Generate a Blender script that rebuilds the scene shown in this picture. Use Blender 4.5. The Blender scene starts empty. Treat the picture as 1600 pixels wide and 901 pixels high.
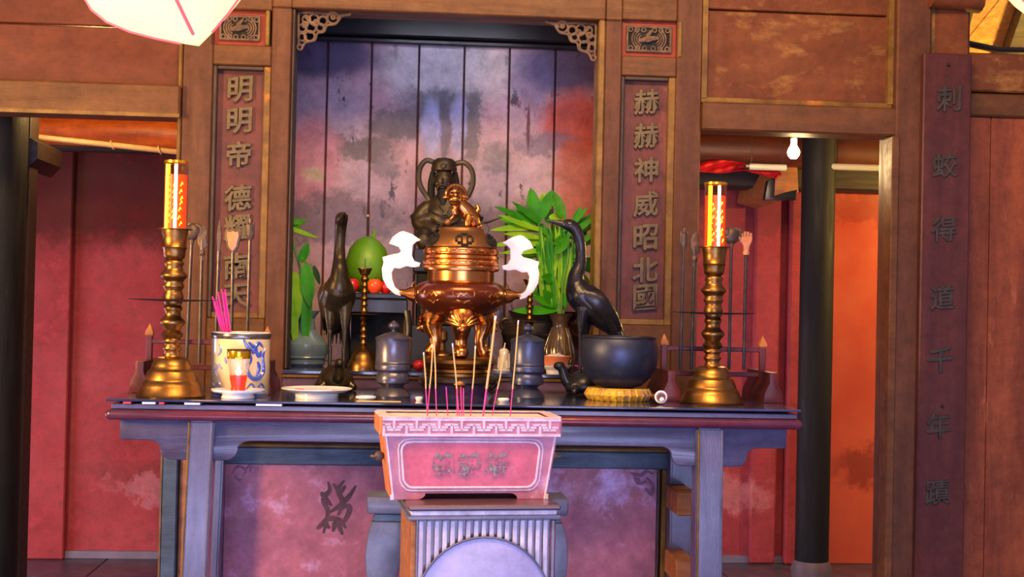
import bpy, bmesh, math, random
from mathutils import Vector, Matrix, noise
random.seed(7)
C = bpy.context.scene.collection
R = math.radians

# ------------------------------------------------------------------ camera
H = 1.25                      # eye height
F = 2000.0                    # focal length in pixels of a 1600 x 901 frame
YAW, PITCH, ROLL = R(4.3), R(0.8), R(1.25)
fwd = Vector((math.sin(YAW)*math.cos(PITCH), math.cos(YAW)*math.cos(PITCH), math.sin(PITCH)))
rt0 = Vector((math.cos(YAW), -math.sin(YAW), 0))
up0 = rt0.cross(fwd)
rt = rt0*math.cos(ROLL) + up0*math.sin(ROLL)
up = up0*math.cos(ROLL) - rt0*math.sin(ROLL)
cd = bpy.data.cameras.new('camera'); cam = bpy.data.objects.new('camera', cd); C.objects.link(cam)
cd.sensor_width = 36; cd.lens = 36*F/1600; cd.clip_start = 0.05
cam.matrix_world = Matrix(((rt.x, up.x, -fwd.x, 0), (rt.y, up.y, -fwd.y, 0), (rt.z, up.z, -fwd.z, H), (0, 0, 0, 1)))
bpy.context.scene.camera = cam
def at(px, py, Y):
    d = fwd*F + rt*(px-800) - up*(py-450.5)
    t = Y/d.y
    return Vector((d.x*t, Y, H + d.z*t))
def X(px, py, Y): return at(px, py, Y).x
def Z(px, py, Y): return at(px, py, Y).z
def S(px, Y):
    p = at(px, 470, Y) - Vector((0, 0, H))
    return p.dot(fwd)/F       # metres per pixel there

# ------------------------------------------------------------------ world, lights, exposure
sc = bpy.context.scene
w = bpy.data.worlds.new('world'); sc.world = w; w.use_nodes = True
w.node_tree.nodes['Background'].inputs[0].default_value = (0.66, 0.56, 0.80, 1)
w.node_tree.nodes['Background'].inputs[1].default_value = 0.26
sc.view_settings.view_transform = 'Standard'; sc.view_settings.look = 'None'
sc.view_settings.gamma = 1; sc.view_settings.use_curve_mapping = False
sc.view_settings.exposure = 0.75
def light(name, kind, loc, energy, color, target=None, size=0.1, sy=None, spread=None):
    l = bpy.data.lights.new(name, kind); o = bpy.data.objects.new(name, l); C.objects.link(o)
    o.location = loc; l.energy = energy; l.color = color
    if kind == 'AREA':
        l.size = size
        if sy: l.shape = 'RECTANGLE'; l.size_y = sy
        if spread: l.spread = spread
    else: l.shadow_soft_size = size
    if target is not None:
        o.rotation_euler = (Vector(target)-Vector(loc)).to_track_quat('-Z', 'Y').to_euler()
    return o
light('doorway_daylight', 'AREA', (0.3, -2.6, 1.25), 88, (0.60, 0.64, 1.0), (0.1, 4.0, 0.85), 2.6, 1.5)
light('low_blue_fill', 'AREA', (-0.1, 0.9, 0.18), 32, (0.46, 0.52, 1.0), (0.1, 3.8, 0.75), 3.4, 0.5)  # unseen fill added low in front to turn the lower parts blue
light('hall_lamp', 'AREA', (0.2, 2.0, 3.2), 66, (1.0, 0.60, 0.20), (0.2, 4.3, 2.0), 1.6, 0.5)
light('side_lamp', 'AREA', (-2.3, 2.2, 1.7), 62, (1.0, 0.60, 0.20), (0.3, 3.9, 1.2), 0.4, 0.7)
light('left_passage_daylight', 'AREA', (-3.2, 4.9, 0.6), 24, (0.85, 0.75, 1.0), (-1.2, 6.3, 0.5), 1.2, 1.0)
light('pink_passage_fill', 'AREA', (0.2, 5.6, 0.8), 7, (0.95, 0.8, 1.0), (1.5, 6.3, 0.5), 0.4, 0.9)  # unseen pink fill behind the niche for the right passage
light('orange_passage_fill', 'POINT', (2.75, 5.2, 1.75), 46, (1.0, 0.62, 0.12), size=0.06)  # added warm fill past the pillar, reddens the passage wall
light('niche_lamp', 'AREA', (0.13, 4.62, 2.36), 3.5, (0.85, 0.85, 1.0), (0.13, 5.0, 1.7), 0.5, 0.08)

# ------------------------------------------------------------------ materials
def lin(c):
    r = []
    for v in c:
        v /= 255.0
        r.append(v/12.92 if v <= 0.04045 else ((v+0.055)/1.055)**2.4)
    return (*r, 1)
MATS = {}
GRIME = {'table_wood', 'table_leg_wood', 'teal_paint', 'pink_paint', 'trough_pink', 'trough_red', 'trough_white', 'slat_light', 'arch_panel', 'stand_blue', 'pewter', 'gong', 'black_wood',
         'floor_tile', 'deity_bronze', 'crane_dark', 'crane_lit', 'urn_bronze', 'tan_board', 'log', 'block_wood', 'iron'}
WOODK = dict(niche_planks=1.1, wood_front=.44, wood_rail=.46, wood_panel=.58, wood_panel_left=.48, couplet_ground=.52, plaque_wood=.7, board_wall=.85, red_paint=.7, purple_wood=.8, rack_wood=.8,
             plaster_red=.8, table_lip=.8, brass=.95, carved_grey=.7, gold_lit_edge=.75, log=.9)
def mat(name, c1, c2=None, rough=.5, metal=0, scale=6, stretch=(1, 1, 1), bump=.15, bscale=45, spot=None, sthr=.62, sscale=5,
        coat=0, spec=.5, emit=None, estr=0, trans=0, alpha=1, sub=0, blobs=None, w_edge=.08, brk=None):
    m = bpy.data.materials.new(name); m.use_nodes = True; MATS[name] = m
    nt = m.node_tree; N = nt.nodes; L = nt.links; b = N['Principled BSDF']
    tc = N.new('ShaderNodeTexCoord'); mp = N.new('ShaderNodeMapping'); mp.inputs['Scale'].default_value = stretch
    L.new(tc.outputs['Object'], mp.inputs[0])
    def nz(s, det=6, ro=.6, src=None):
        n = N.new('ShaderNodeTexNoise'); n.inputs['Scale'].default_value = s; n.inputs['Detail'].default_value = det
        n.inputs['Roughness'].default_value = ro; L.new(src or mp.outputs[0], n.inputs['Vector']); return n
    def ramp(src, a, z):
        r = N.new('ShaderNodeMapRange'); r.inputs['From Min'].default_value = a; r.inputs['From Max'].default_value = z
        L.new(src, r.inputs['Value']); return r.outputs[0]
    def mix(fac, a, bb):
        x = N.new('ShaderNodeMix'); x.data_type = 'RGBA'
        if isinstance(fac, float): x.inputs[0].default_value = fac
        else: L.new(fac, x.inputs[0])
        for k, v in ((6, a), (7, bb)):
            if isinstance(v, tuple): x.inputs[k].default_value = v
            else: L.new(v, x.inputs[k])
        return x.outputs[2]
    dk = WOODK.get(name, 1)
    def lin(c, _l=globals()['lin']):
        v = _l(c); return (v[0]*dk, v[1]*dk*(.92 if dk < 1 else 1), v[2]*dk*(.8 if dk < 1 else 1), 1)
    col = lin(c1)
    if c2: col = mix(ramp(nz(scale).outputs[0], .35, .68), lin(c1), lin(c2))
    if spot: col = mix(ramp(nz(sscale, 8, .7).outputs[0], sthr, sthr+w_edge), col, lin(spot))
    # colour patches with a place and shape of their own: (centre, radii, colour, strength, raggedness)
    for (ce, ra, cc, st, rag) in (blobs or []):
        wn = nz(9, 8, .72, tc.outputs['Object'])
        v = N.new('ShaderNodeVectorMath'); v.operation = 'SUBTRACT'; L.new(wn.outputs['Color'], v.inputs[0]); v.inputs[1].default_value = (.5, .5, .5)
        v2 = N.new('ShaderNodeVectorMath'); v2.operation = 'SCALE'; L.new(v.outputs[0], v2.inputs[0]); v2.inputs['Scale'].default_value = rag
        v3 = N.new('ShaderNodeVectorMath'); v3.operation = 'ADD'; L.new(v2.outputs[0], v3.inputs[0]); L.new(tc.outputs['Object'], v3.inputs[1])
        v4 = N.new('ShaderNodeVectorMath'); v4.operation = 'SUBTRACT'; L.new(v3.outputs[0], v4.inputs[0]); v4.inputs[1].default_value = ce
        v5 = N.new('ShaderNodeVectorMath'); v5.operation = 'DIVIDE'; L.new(v4.outputs[0], v5.inputs[0]); v5.inputs[1].default_value = ra
        v6 = N.new('ShaderNodeVectorMath'); v6.operation = 'LENGTH'; L.new(v5.outputs[0], v6.inputs[0])
        r = N.new('ShaderNodeMapRange'); r.interpolation_type = 'SMOOTHSTEP'; L.new(v6.outputs['Value'], r.inputs['Value'])
        r.inputs['From Min'].default_value = .55; r.inputs['From Max'].default_value = 1.15; r.inputs['To Min'].default_value = st; r.inputs['To Max'].default_value = 0
        col = mix(r.outputs[0], col, lin(cc))
    if name in WOODK or name in GRIME:
        g = N.new('ShaderNodeMapRange'); L.new(nz(16, 10, .78, tc.outputs['Object']).outputs[0], g.inputs['Value'])
        g.inputs['From Min'].default_value = .33; g.inputs['From Max'].default_value = .62; g.inputs['To Min'].default_value = .5; g.inputs['To Max'].default_value = 1.12
        x = N.new('ShaderNodeMix'); x.data_type = 'RGBA'; x.blend_type = 'MULTIPLY'; x.inputs[0].default_value = .75
        if isinstance(col, tuple): x.inputs[6].default_value = col
        else: L.new(col, x.inputs[6])
        L.new(g.outputs[0], x.inputs[7]); col = x.outputs[2]
    if isinstance(col, tuple): b.inputs['Base Color'].default_value = col
    else: L.new(col, b.inputs['Base Color'])
    b.inputs['Metallic'].default_value = metal; b.inputs['Specular IOR Level'].default_value = .3 if name in WOODK and spec == .5 else spec
    b.inputs['Coat Weight'].default_value = coat; b.inputs['Coat Roughness'].default_value = .15
    rr = N.new('ShaderNodeMapRange'); L.new(nz(scale*2).outputs[0], rr.inputs['Value'])
    rr.inputs['From Min'].default_value = .3; rr.inputs['From Max'].default_value = .7
    rr.inputs['To Min'].default_value = max(.02, rough*.8); rr.inputs['To Max'].default_value = min(1, rough*1.2)
    L.new(rr.outputs[0], b.inputs['Roughness'])
    if bump:
        bp = N.new('ShaderNodeBump'); bp.inputs['Strength'].default_value = bump; bp.inputs['Distance'].default_value = .004
        L.new(nz(bscale, 8, .6).outputs[0], bp.inputs['Height']); L.new(bp.outputs[0], b.inputs['Normal'])
    if emit:
        b.inputs['Emission Color'].default_value = lin(emit); b.inputs['Emission Strength'].default_value = estr
    if trans: b.inputs['Transmission Weight'].default_value = trans; b.inputs['IOR'].default_value = 1.1 if trans == 1 else 1.4
    if sub: b.inputs['Subsurface Weight'].default_value = sub; b.inputs['Subsurface Radius'].default_value = (.02, .01, .005)
    if brk is not None:      # worn away paint: broken up by noise
        L.new(ramp(nz(brk[0], 8, .7).outputs[0], brk[1], brk[1]+.08), b.inputs['Alpha'])
    elif alpha < 1: b.inputs['Alpha'].default_value = alpha
    return m
VS = (6, 6, .7)     # vertical grain
HS = (.7, 6, 6)     # horizontal grain
mat('wood_front', (142, 90, 66), (116, 70, 52), .55, scale=3, stretch=VS, bump=.25, spot=(172, 100, 70), sthr=.66)
mat('wood_rail', (148, 98, 60), (120, 76, 48), .5, scale=3, stretch=HS, bump=.25, spot=(150, 105, 66), sthr=.6)
mat('wood_panel', (148, 86, 50), (124, 66, 40), .6, scale=2.5, stretch=(1.6, 4, 3), bump=.3, spot=(188, 138, 76), sthr=.54, sscale=3.0, w_edge=.14)
mat('wood_panel_left', (140, 72, 52), (112, 58, 48), .6, scale=2, stretch=(.5, 4, 2), bump=.3, spot=(160, 100, 56), sthr=.66, sscale=2)
mat('gold_lit_edge', (150, 118, 58), (112, 80, 44), .45, scale=12, bump=.3, spot=(205, 130, 60), sthr=.62)  # gold trim; also paints lamp-lit bevels on the shrine mouldings
mat('joint_red', (120, 56, 40), (60, 34, 30), .7, scale=10, bump=.1)
mat('dark_edge', (60, 40, 34), (36, 26, 26), .6, scale=8, bump=.2)
mat('couplet_ground', (140, 76, 72), (112, 62, 72), .5, scale=7, stretch=(1, 1, .6), bump=.35, spot=(158, 92, 84), sthr=.6)
mat('character_bronze', (104, 86, 56), (70, 60, 44), .5, metal=.2, scale=30, bump=.4)
mat('carved_grey', (138, 112, 96), (92, 76, 78), .55, scale=30, bump=.5)
mat('red_paint', (176, 70, 50), (150, 54, 44), .5, scale=8)
mat('black_wood', (10, 9, 12), (18, 15, 16), .65, scale=4, stretch=VS, bump=.3, spot=(40, 32, 30), sthr=.64, spec=.3)
mat('log', (196, 98, 40), (140, 62, 24), .4, scale=3, stretch=HS, bump=.3)
mat('log_dark', (104, 46, 24), (66, 32, 20), .5, scale=3, stretch=HS, bump=.3)
mat('bamboo', (196, 160, 110), (160, 120, 78), .5, scale=6, bump=.2)
mat('dark_beam', (46, 28, 20), (28, 18, 16), .6, scale=4, stretch=HS, bump=.3)
mat('tan_board', (206, 150, 84), (170, 116, 60), .6, scale=4, stretch=VS, bump=.2)
mat('plaque_wood', (104, 58, 60), (82, 44, 50), .38, scale=3, stretch=VS, bump=.15)
mat('plaque_char', (34, 30, 30), (62, 54, 46), .5, scale=25, bump=.4)
mat('board_wall', (158, 84, 54), (120, 60, 44), .6, scale=2.6, stretch=VS, bump=.3, spot=(188, 112, 76), sthr=.62)
mat('table_wood', (82, 78, 116), (58, 52, 82), .3, scale=3, stretch=HS, bump=.15, coat=.35, spot=(120, 100, 150), sthr=.6)
mat('table_leg_wood', (88, 80, 114), (66, 56, 84), .3, scale=3, stretch=VS, bump=.15, coat=.35)
mat('table_lip', (112, 40, 62), (80, 50, 90), .25, scale=3, stretch=HS, bump=.1, coat=.5)
mat('glass_top', (34, 40, 74), (60, 66, 110), .08, scale=5, bump=0, coat=.6)
mat('teal_paint', (70, 92, 118), (52, 70, 92), .5, scale=5, stretch=HS, bump=.3, spot=(90, 70, 74), sthr=.64)
mat('pink_paint', (196, 108, 128), (150, 84, 112), .5, scale=5, bump=.35, spot=(196, 160, 210), sthr=.53, sscale=4, w_edge=.14)  # lavender spots paint in the glare on the panel
mat('ink', (72, 48, 60), (110, 70, 84), .7, scale=40, bump=0)
mat('ink_faint', (140, 92, 124), (112, 70, 98), .7, scale=40, bump=0)
mat('purple_wood', (128, 100, 146), (96, 72, 104), .45, scale=4, stretch=HS, bump=.2)
mat('rack_wood', (112, 50, 62), (82, 34, 48), .4, scale=6, bump=.15)
mat('block_wood', (176, 108, 52), (140, 80, 40), .6, scale=6, stretch=HS, bump=.2)
mat('brass', (176, 134, 80), (132, 94, 52), .36, metal=1, scale=14, bump=.1, spot=(92, 62, 34), sthr=.66)
mat('copper', (212, 142, 78), (172, 104, 54), .26, metal=1, scale=10, bump=.05, spot=(110, 56, 30), sthr=.6)
mat('copper_dark', (118, 52, 18), (84, 34, 12), .26, metal=.85, scale=8, bump=.06, coat=.3)
MATS['copper_dark'].node_tree.nodes['Principled BSDF'].inputs['Metallic'].default_value = .65
mat('copper_dull', (150, 104, 58), (120, 78, 44), .45, metal=.8, scale=12, bump=.2)
mat('hole_black', (12, 9, 8), None, .8, bump=0)
mat('iron', (92, 84, 86), (60, 50, 46), .35, metal=.7, scale=20, bump=.1)
mat('weapon_head', (98, 78, 66), (62, 50, 46), .45, metal=.4, scale=30, bump=.4)
mat('weapon_face', (190, 128, 88), (160, 100, 66), .45, scale=20, bump=.2)
mat('white_handle', (236, 220, 232), (214, 196, 216), .6, scale=18, bump=.2, spot=(170, 140, 160), sthr=.7, sscale=14)
mat('crane_dark', (56, 54, 62), (30, 30, 38), .28, metal=.55, scale=10, bump=.3, spot=(88, 76, 60), sthr=.6)
mat('crane_lit', (84, 70, 42), (16, 15, 20), .3, metal=.6, scale=6, bump=.3)  # gold patches paint warm lamp light onto the dark bronze
mat('deity_bronze', (62, 48, 34), (36, 30, 24), .45, metal=.3, scale=14, bump=.25)
mat('pewter', (104, 102, 122), (74, 70, 84), .3, metal=.6, scale=10, bump=.12, spot=(120, 100, 88), sthr=.66)
mat('pewter_blue', (70, 76, 108), (48, 52, 76), .34, metal=.5, scale=10, bump=.12)
mat('gong', (62, 68, 96), (40, 44, 62), .42, metal=.6, scale=5, bump=.06, spot=(60, 60, 74), sthr=.62)
mat('gold_cloth', (232, 182, 50), (150, 110, 60), .4, scale=26, bump=.6, spot=(130, 110, 110), sthr=.56, sscale=18)
mat('porcelain', (246, 246, 252), None, .15, bump=0, coat=.5)
mat('vase_cream', (226, 204, 156), (206, 182, 140), .18, scale=6, bump=0, coat=.6)
mat('cobalt', (34, 62, 176), (70, 100, 200), .2, scale=20, bump=0, coat=.5)
mat('cobalt_faint', (120, 130, 176), (160, 160, 180), .2, scale=20, bump=0, coat=.5)
mat('steel_rim', (130, 124, 124), (90, 80, 74), .25, metal=.8, scale=10, bump=.05)
mat('clear_glass', (255, 255, 255), None, .02, trans=.95, bump=0, alpha=.35)
mat('tube_glass', (255, 235, 200), None, .03, trans=1, bump=0, alpha=.45)
mat('gold_rim', (240, 180, 40), None, .2, metal=.9, bump=0)
mat('red_wax', (214, 40, 18), None, .3, bump=0, sub=.1, emit=(220, 30, 8), estr=.25)
mat('candle_red', (226, 50, 20), None, .35, bump=0, emit=(255, 46, 8), estr=1.1)
mat('candle_gold', (255, 200, 40), None, .3, bump=0, emit=(255, 190, 30), estr=1.3)
mat('candle_light', (255, 240, 200), None, .3, bump=0, emit=(255, 236, 190), estr=5)
mat('bulb', (255, 240, 200), None, .3, bump=0, emit=(255, 226, 170), estr=60)
mat('silk', (250, 200, 150), None, .7, bump=.1, emit=(255, 200, 120), estr=1.5)
mat('silk_fringe', (240, 90, 110), None, .7, bump=.1, emit=(255, 80, 90), estr=.75)
mat('leaf', (52, 140, 8), (28, 100, 6), .5, spec=.2, scale=9, bump=.05, sub=.05)
mat('leaf_light', (128, 176, 18), (76, 140, 10), .5, spec=.2, scale=9, bump=.05)
mat('leaf_dark', (20, 70, 14), (12, 50, 12), .5, spec=.2, scale=9, bump=.05)
mat('stem', (80, 130, 40), None, .5, bump=.05)
mat('pomelo', (96, 150, 26), (70, 124, 18), .45, scale=5, bump=.25, bscale=120)
mat('apple', (206, 30, 30), (176, 20, 26), .25, scale=9, bump=.03, coat=.3)
mat('apple_orange', (240, 90, 40), (220, 60, 30), .3, scale=7, bump=.03)
mat('black_lacquer', (22, 20, 26), (34, 30, 36), .35, scale=6, bump=.1)
mat('vase_celadon', (110, 134, 140), (82, 96, 110), .3, scale=8, bump=.05, coat=.4)
mat('vase_brown', (98, 82, 66), (58, 44, 44), .12, metal=.2, scale=11, bump=.2, coat=.8)
mat('urn_bronze', (66, 52, 48), (44, 34, 36), .4, metal=.3, scale=9, bump=.2)
mat('terracotta', (206, 122, 86), (184, 100, 70), .7, scale=12, bump=.1)
mat('ash', (226, 210, 206), (196, 180, 184), .9, scale=50, bump=.8)
mat('wax_white', (230, 222, 204), (206, 190, 160), .5, scale=20, bump=.3, sub=.1)
mat('pink_stick', (232, 60, 160), None, .6, bump=0)
mat('incense_tan', (212, 170, 110), None, .8, bump=0)
mat('incense_ash', (220, 214, 208), None, .9, bump=0)
mat('trough_pink', (196, 118, 134), (184, 108, 134), .5, scale=6, bump=.2, spot=(214, 170, 190), sthr=.6, sscale=8, w_edge=.15)
mat('trough_red', (204, 84, 102), (192, 90, 112), .5, scale=6, bump=.2, spot=(200, 150, 170), sthr=.62, sscale=9, w_edge=.15)
mat('trough_white', (226, 206, 220), (200, 170, 194), .6, scale=18, bump=.3)
mat('trough_lit_side', (214, 130, 60), (190, 106, 50), .5, scale=10, bump=.2)  # left boards carry the warm light from the left in their colour
mat('worn_char', (120, 104, 122), (140, 134, 132), .7, scale=30, bump=.3, brk=(60, .46))
mat('pedestal_wood', (98, 66, 80), (74, 46, 58), .3, scale=5, stretch=HS, bump=.1, coat=.4)
mat('slat_light', (206, 200, 216), (176, 160, 186), .45, scale=6, stretch=VS, bump=.15)
mat('arch_panel', (168, 162, 204), (146, 138, 184), .4, scale=4, bump=.12)
mat('stand_blue', (110, 112, 140), (82, 84, 112), .4, scale=5, bump=.2, coat=.2, spot=(150, 146, 170), sthr=.64)
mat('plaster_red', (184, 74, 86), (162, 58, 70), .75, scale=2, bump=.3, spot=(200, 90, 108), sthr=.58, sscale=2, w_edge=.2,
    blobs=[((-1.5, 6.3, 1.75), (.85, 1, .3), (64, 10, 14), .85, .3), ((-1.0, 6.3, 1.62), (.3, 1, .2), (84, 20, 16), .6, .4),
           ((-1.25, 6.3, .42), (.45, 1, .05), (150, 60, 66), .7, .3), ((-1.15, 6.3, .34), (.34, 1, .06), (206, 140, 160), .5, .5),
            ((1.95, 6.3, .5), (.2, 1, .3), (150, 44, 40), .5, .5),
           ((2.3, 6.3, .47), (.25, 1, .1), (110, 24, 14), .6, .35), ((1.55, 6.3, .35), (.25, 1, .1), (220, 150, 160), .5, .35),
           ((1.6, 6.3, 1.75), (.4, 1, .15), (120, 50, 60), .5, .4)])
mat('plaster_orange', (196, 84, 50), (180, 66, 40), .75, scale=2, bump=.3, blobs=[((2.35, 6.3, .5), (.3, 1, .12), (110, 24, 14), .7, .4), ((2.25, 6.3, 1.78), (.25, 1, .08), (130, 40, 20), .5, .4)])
GRIME.add('plaster_orange')
mat('skirting', (120, 110, 128), (96, 84, 100), .7, scale=5, bump=.2)
mat('floor_tile', (78, 76, 100), (58, 52, 68), .35, scale=3, bump=.2, spot=(110, 90, 110), sthr=.6)
mat('floor_slab', (100, 84, 90), (76, 62, 70), .6, scale=3, bump=.2)
mat('red_cloth', (214, 16, 22), (180, 8, 16), .7, scale=8, bump=.2)
mat('pipe', (186, 180, 166), None, .4, bump=0)
mat('paper_white', (226, 226, 236), None, .5, bump=0)
mat('paper_red', (214, 40, 60), None, .5, bump=0)
mat('maroon', (96, 30, 40), None, .2, bump=0, coat=.5)

# ------------------------------------------------------------------ geometry helpers
class MB:
    def __init__(s): s.bm = bmesh.new()
    def box(s, x0, x1, y0, y1, z0, z1, bev=0, seg=1):
        t = bmesh.new(); bmesh.ops.create_cube(t, size=1)
        for v in t.verts:
            v.co = Vector((x0 if v.co.x < 0 else x1, y0 if v.co.y < 0 else y1, z0 if v.co.z < 0 else z1))
        if bev: bmesh.ops.bevel(t, geom=t.edges[:], offset=bev, segments=seg, affect='EDGES', profile=.5)
        s.join(t); return s
    def join(s, t, M=None):
        bmesh.ops.recalc_face_normals(t, faces=t.faces[:])
        me = bpy.data.meshes.new('tmp'); t.to_mesh(me); t.free()
        if M is not None: me.transform(M)
        s.bm.from_mesh(me); bpy.data.meshes.remove(me)
    def lathe(s, prof, seg=40, c=(0, 0, 0), M=None, sx=1, sy=1):
        t = bmesh.new(); rings = []
        for (r, z) in prof:
            if r <= 1e-6: rings.append([t.verts.new((0, 0, z))])
            else: rings.append([t.verts.new((r*math.cos(2*math.pi*i/seg)*sx, r*math.sin(2*math.pi*i/seg)*sy, z)) for i in range(seg)])
        for a, b in zip(rings, rings[1:]):
            for i in range(seg):
                j = (i+1) % seg
                if len(a) == 1 and len(b) == 1: continue
                if len(a) == 1: t.faces.new((a[0], b[i], b[j]))
                elif len(b) == 1: t.faces.new((a[i], a[j], b[0]))
                else: t.faces.new((a[i], a[j], b[j], b[i]))
        if len(rings[0]) > 1: t.faces.new(rings[0])
        if len(rings[-1]) > 1: t.faces.new(rings[-1])
        s.join(t, Matrix.Translation(c) @ (M or Matrix())); return s
    def tube(s, pts, rad, seg=10, flat=None, updir=(0, 0, 1)):
        pts = [Vector(p) for p in pts]; n = len(pts)
        if not isinstance(rad, (list, tuple)): rad = [rad]*n
        t = bmesh.new(); rings = []; prev = None
        for i, p in enumerate(pts):
            d = (pts[min(i+1, n-1)]-pts[max(i-1, 0)]).normalized()
            if prev is None:
                a = Vector(updir)
                if abs(a.dot(d)) > .95: a = Vector((0, 1, 0)) if abs(d.y) < .9 else Vector((1, 0, 0))
                prev = (a - d*a.dot(d)).normalized()
            else: prev = (prev - d*prev.dot(d)).normalized()
            q = d.cross(prev); r = rad[i]
            fu = flat if flat else 1
            rings.append([t.verts.new(p + prev*(r*math.cos(2*math.pi*k/seg))*fu + q*(r*math.sin(2*math.pi*k/seg))) for k in range(seg)])
        for a, b in zip(rings, rings[1:]):
            for k in range(seg):
                j = (k+1) % seg; t.faces.new((a[k], a[j], b[j], b[k]))
        t.faces.new(rings[0]); t.faces.new(rings[-1])
        s.join(t); return s
    def prism(s, poly, y0, y1, bev=0):         # poly in x,z ; thickness along y
        t = bmesh.new(); vs = [t.verts.new((x, y0, z)) for x, z in poly]
        f = t.faces.new(vs); r = bmesh.ops.extrude_face_region(t, geom=[f])
        for v in [g for g in r['geom'] if isinstance(g, bmesh.types.BMVert)]: v.co.y = y1
        if bev:
            es = [e for e in t.edges if abs(e.verts[0].co.y-e.verts[1].co.y) < 1e-6]
            bmesh.ops.bevel(t, geom=es, offset=bev, segments=2, affect='EDGES', profile=.5)
        s.join(t); return s
    def ell(s, c, r, rot=None, seg=20):
        t = bmesh.new(); bmesh.ops.create_uvsphere(t, u_segments=seg, v_segments=max(8, seg//2), radius=1)
        M = Matrix.Translation(c) @ (rot or Matrix()) @ Matrix.Diagonal((*r, 1))
        s.join(t, M); return s
    def torus(s, c, R_, r, M=None, seg=32, n=10):
        t = bmesh.new(); rings = []
        for i in range(seg):
            a = 2*math.pi*i/seg
            rings.append([t.verts.new(((R_+r*math.cos(2*math.pi*k/n))*math.cos(a), (R_+r*math.cos(2*math.pi*k/n))*math.sin(a), r*math.sin(2*math.pi*k/n))) for k in range(n)])
        for i in range(seg):
            a, b = rings[i], rings[(i+1) % seg]
            for k in range(n):
                j = (k+1) % n; t.faces.new((a[k], a[j], b[j], b[k]))
        s.join(t, Matrix.Translation(c) @ (M or Matrix())); return s
    def build(s, name, m, parent=None, ang=35, kind=None):
        me = bpy.data.meshes.new(name); s.bm.to_mesh(me); s.bm.free()
        me.materials.append(MATS[m] if isinstance(m, str) else m)
        me.shade_smooth(); me.set_sharp_from_angle(angle=R(ang))
        o = bpy.data.objects.new(name, me); C.objects.link(o)
        if parent is not None: o.parent = parent
        if kind: o['kind'] = kind
        return o
def remesh(o, vox, it=4, fac=.5):
    a = o.modifiers.new('r', 'REMESH'); a.mode = 'VOXEL'; a.voxel_size = vox; a.use_smooth_shade = True
    b = o.modifiers.new('s', 'SMOOTH'); b.iterations = it; b.factor = fac
    pa = o.parent
    dg = bpy.context.evaluated_depsgraph_get(); dg.update()
    me = bpy.data.meshes.new_from_object(o.evaluated_get(dg)); old = o.data
    me.name = old.name; o.modifiers.clear(); o.data = me
    if not me.materials: me.materials.append(old.materials[0])
    me.shade_smooth()
    return o
def empty(name, loc=(0, 0, 0), rz=0, kind=None):
    o = bpy.data.objects.new(name, None); C.objects.link(o); o.location = loc; o.rotation_euler = (0, 0, rz)
    o.empty_display_size = .02
    if kind: o['kind'] = kind
    return o
def tag(o, label, cat, group=None):
    o['label'] = label; o['category'] = cat
    if group: o['group'] = group
    return o
def dup(root, loc, label=None, rz=None):
    r = root.copy(); C.objects.link(r); r.location = loc
    if rz is not None: r.rotation_euler = (0, 0, rz)
    if label: r['label'] = label
    for ch in list(root.children):
        c = ch.copy(); C.objects.link(c); c.parent = r
        for g in ch.children:
            d = g.copy(); C.objects.link(d); d.parent = c
    return r
def rotz(a): return Matrix.Rotation(a, 4, 'Z')
def rotx(a): return Matrix.Rotation(a, 4, 'X')
def roty(a): return Matrix.Rotation(a, 4, 'Y')
def char_obj(ch, size, m, parent, loc, depth=.004, bold=.006, name='character', rz=0, wide=1.0):
    cu = bpy.data.curves.new('t', 'FONT'); cu.body = ch; cu.size = size; cu.extrude = depth; cu.offset = bold*size
    cu.bevel_depth = depth*.3; cu.resolution_u = 2
    cu.align_x = 'CENTER'; cu.align_y = 'CENTER'
    o = bpy.data.objects.new('t', cu); C.objects.link(o)
    dg = bpy.context.evaluated_depsgraph_get(); dg.update()
    me = bpy.data.meshes.new_from_object(o.evaluated_get(dg)); bpy.data.objects.remove(o)
    if len(me.vertices):
        xs = [v.co.x for v in me.vertices]; ys = [v.co.y for v in me.vertices]
        cx, cy = (min(xs)+max(xs))/2, (min(ys)+max(ys))/2
        k = size/max(max(ys)-min(ys), 1e-4); k = min(k, size*wide/max(max(xs)-min(xs), 1e-4)*1.15)
        me.transform(Matrix.Diagonal((k, k, 1, 1)) @ Matrix.Translation((-cx, -cy, 0)))
    me.transform(Matrix(((1, .0, 0, 0), (.10, 1, 0, 0), (0, 0, 1, 0), (0, 0, 0, 1))))     # brush lettering climbs to the right
    me.transform(rotz(rz) @ rotx(R(90)))
    me.materials.clear(); me.materials.append(MATS[m]); me.name = name
    o = bpy.data.objects.new(name, me); C.objects.link(o); o.parent = parent; o.location = loc
    return o
def smooth_pts(P, n=5):       # catmull-rom
    P = [Vector(p) for p in P]; out = []
    for i in range(len(P)-1):
        a, b, c, d = P[max(i-1, 0)], P[i], P[i+1], P[min(i+2, len(P)-1)]
        for k in range(n):
            t = k/n
            out.append(.5*((2*b)+(c-a)*t+(2*a-5*b+4*c-d)*t*t+(3*b-a-3*c+d)*t**3))
    out.append(P[-1]); return out
def lerp_list(Rr, n):
    out = []
    for i in range(len(Rr)-1):
        for k in range(n): out.append(Rr[i]+(Rr[i+1]-Rr[i])*k/n)
    out.append(Rr[-1]); return out

# ================================================================== SETTING
FY = 4.30      # front plane of the carved screen
BY = 6.30      # plastered wall behind
TF = 3.50      # front edge of the altar table
TZ = H - .27   # table surface

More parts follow.
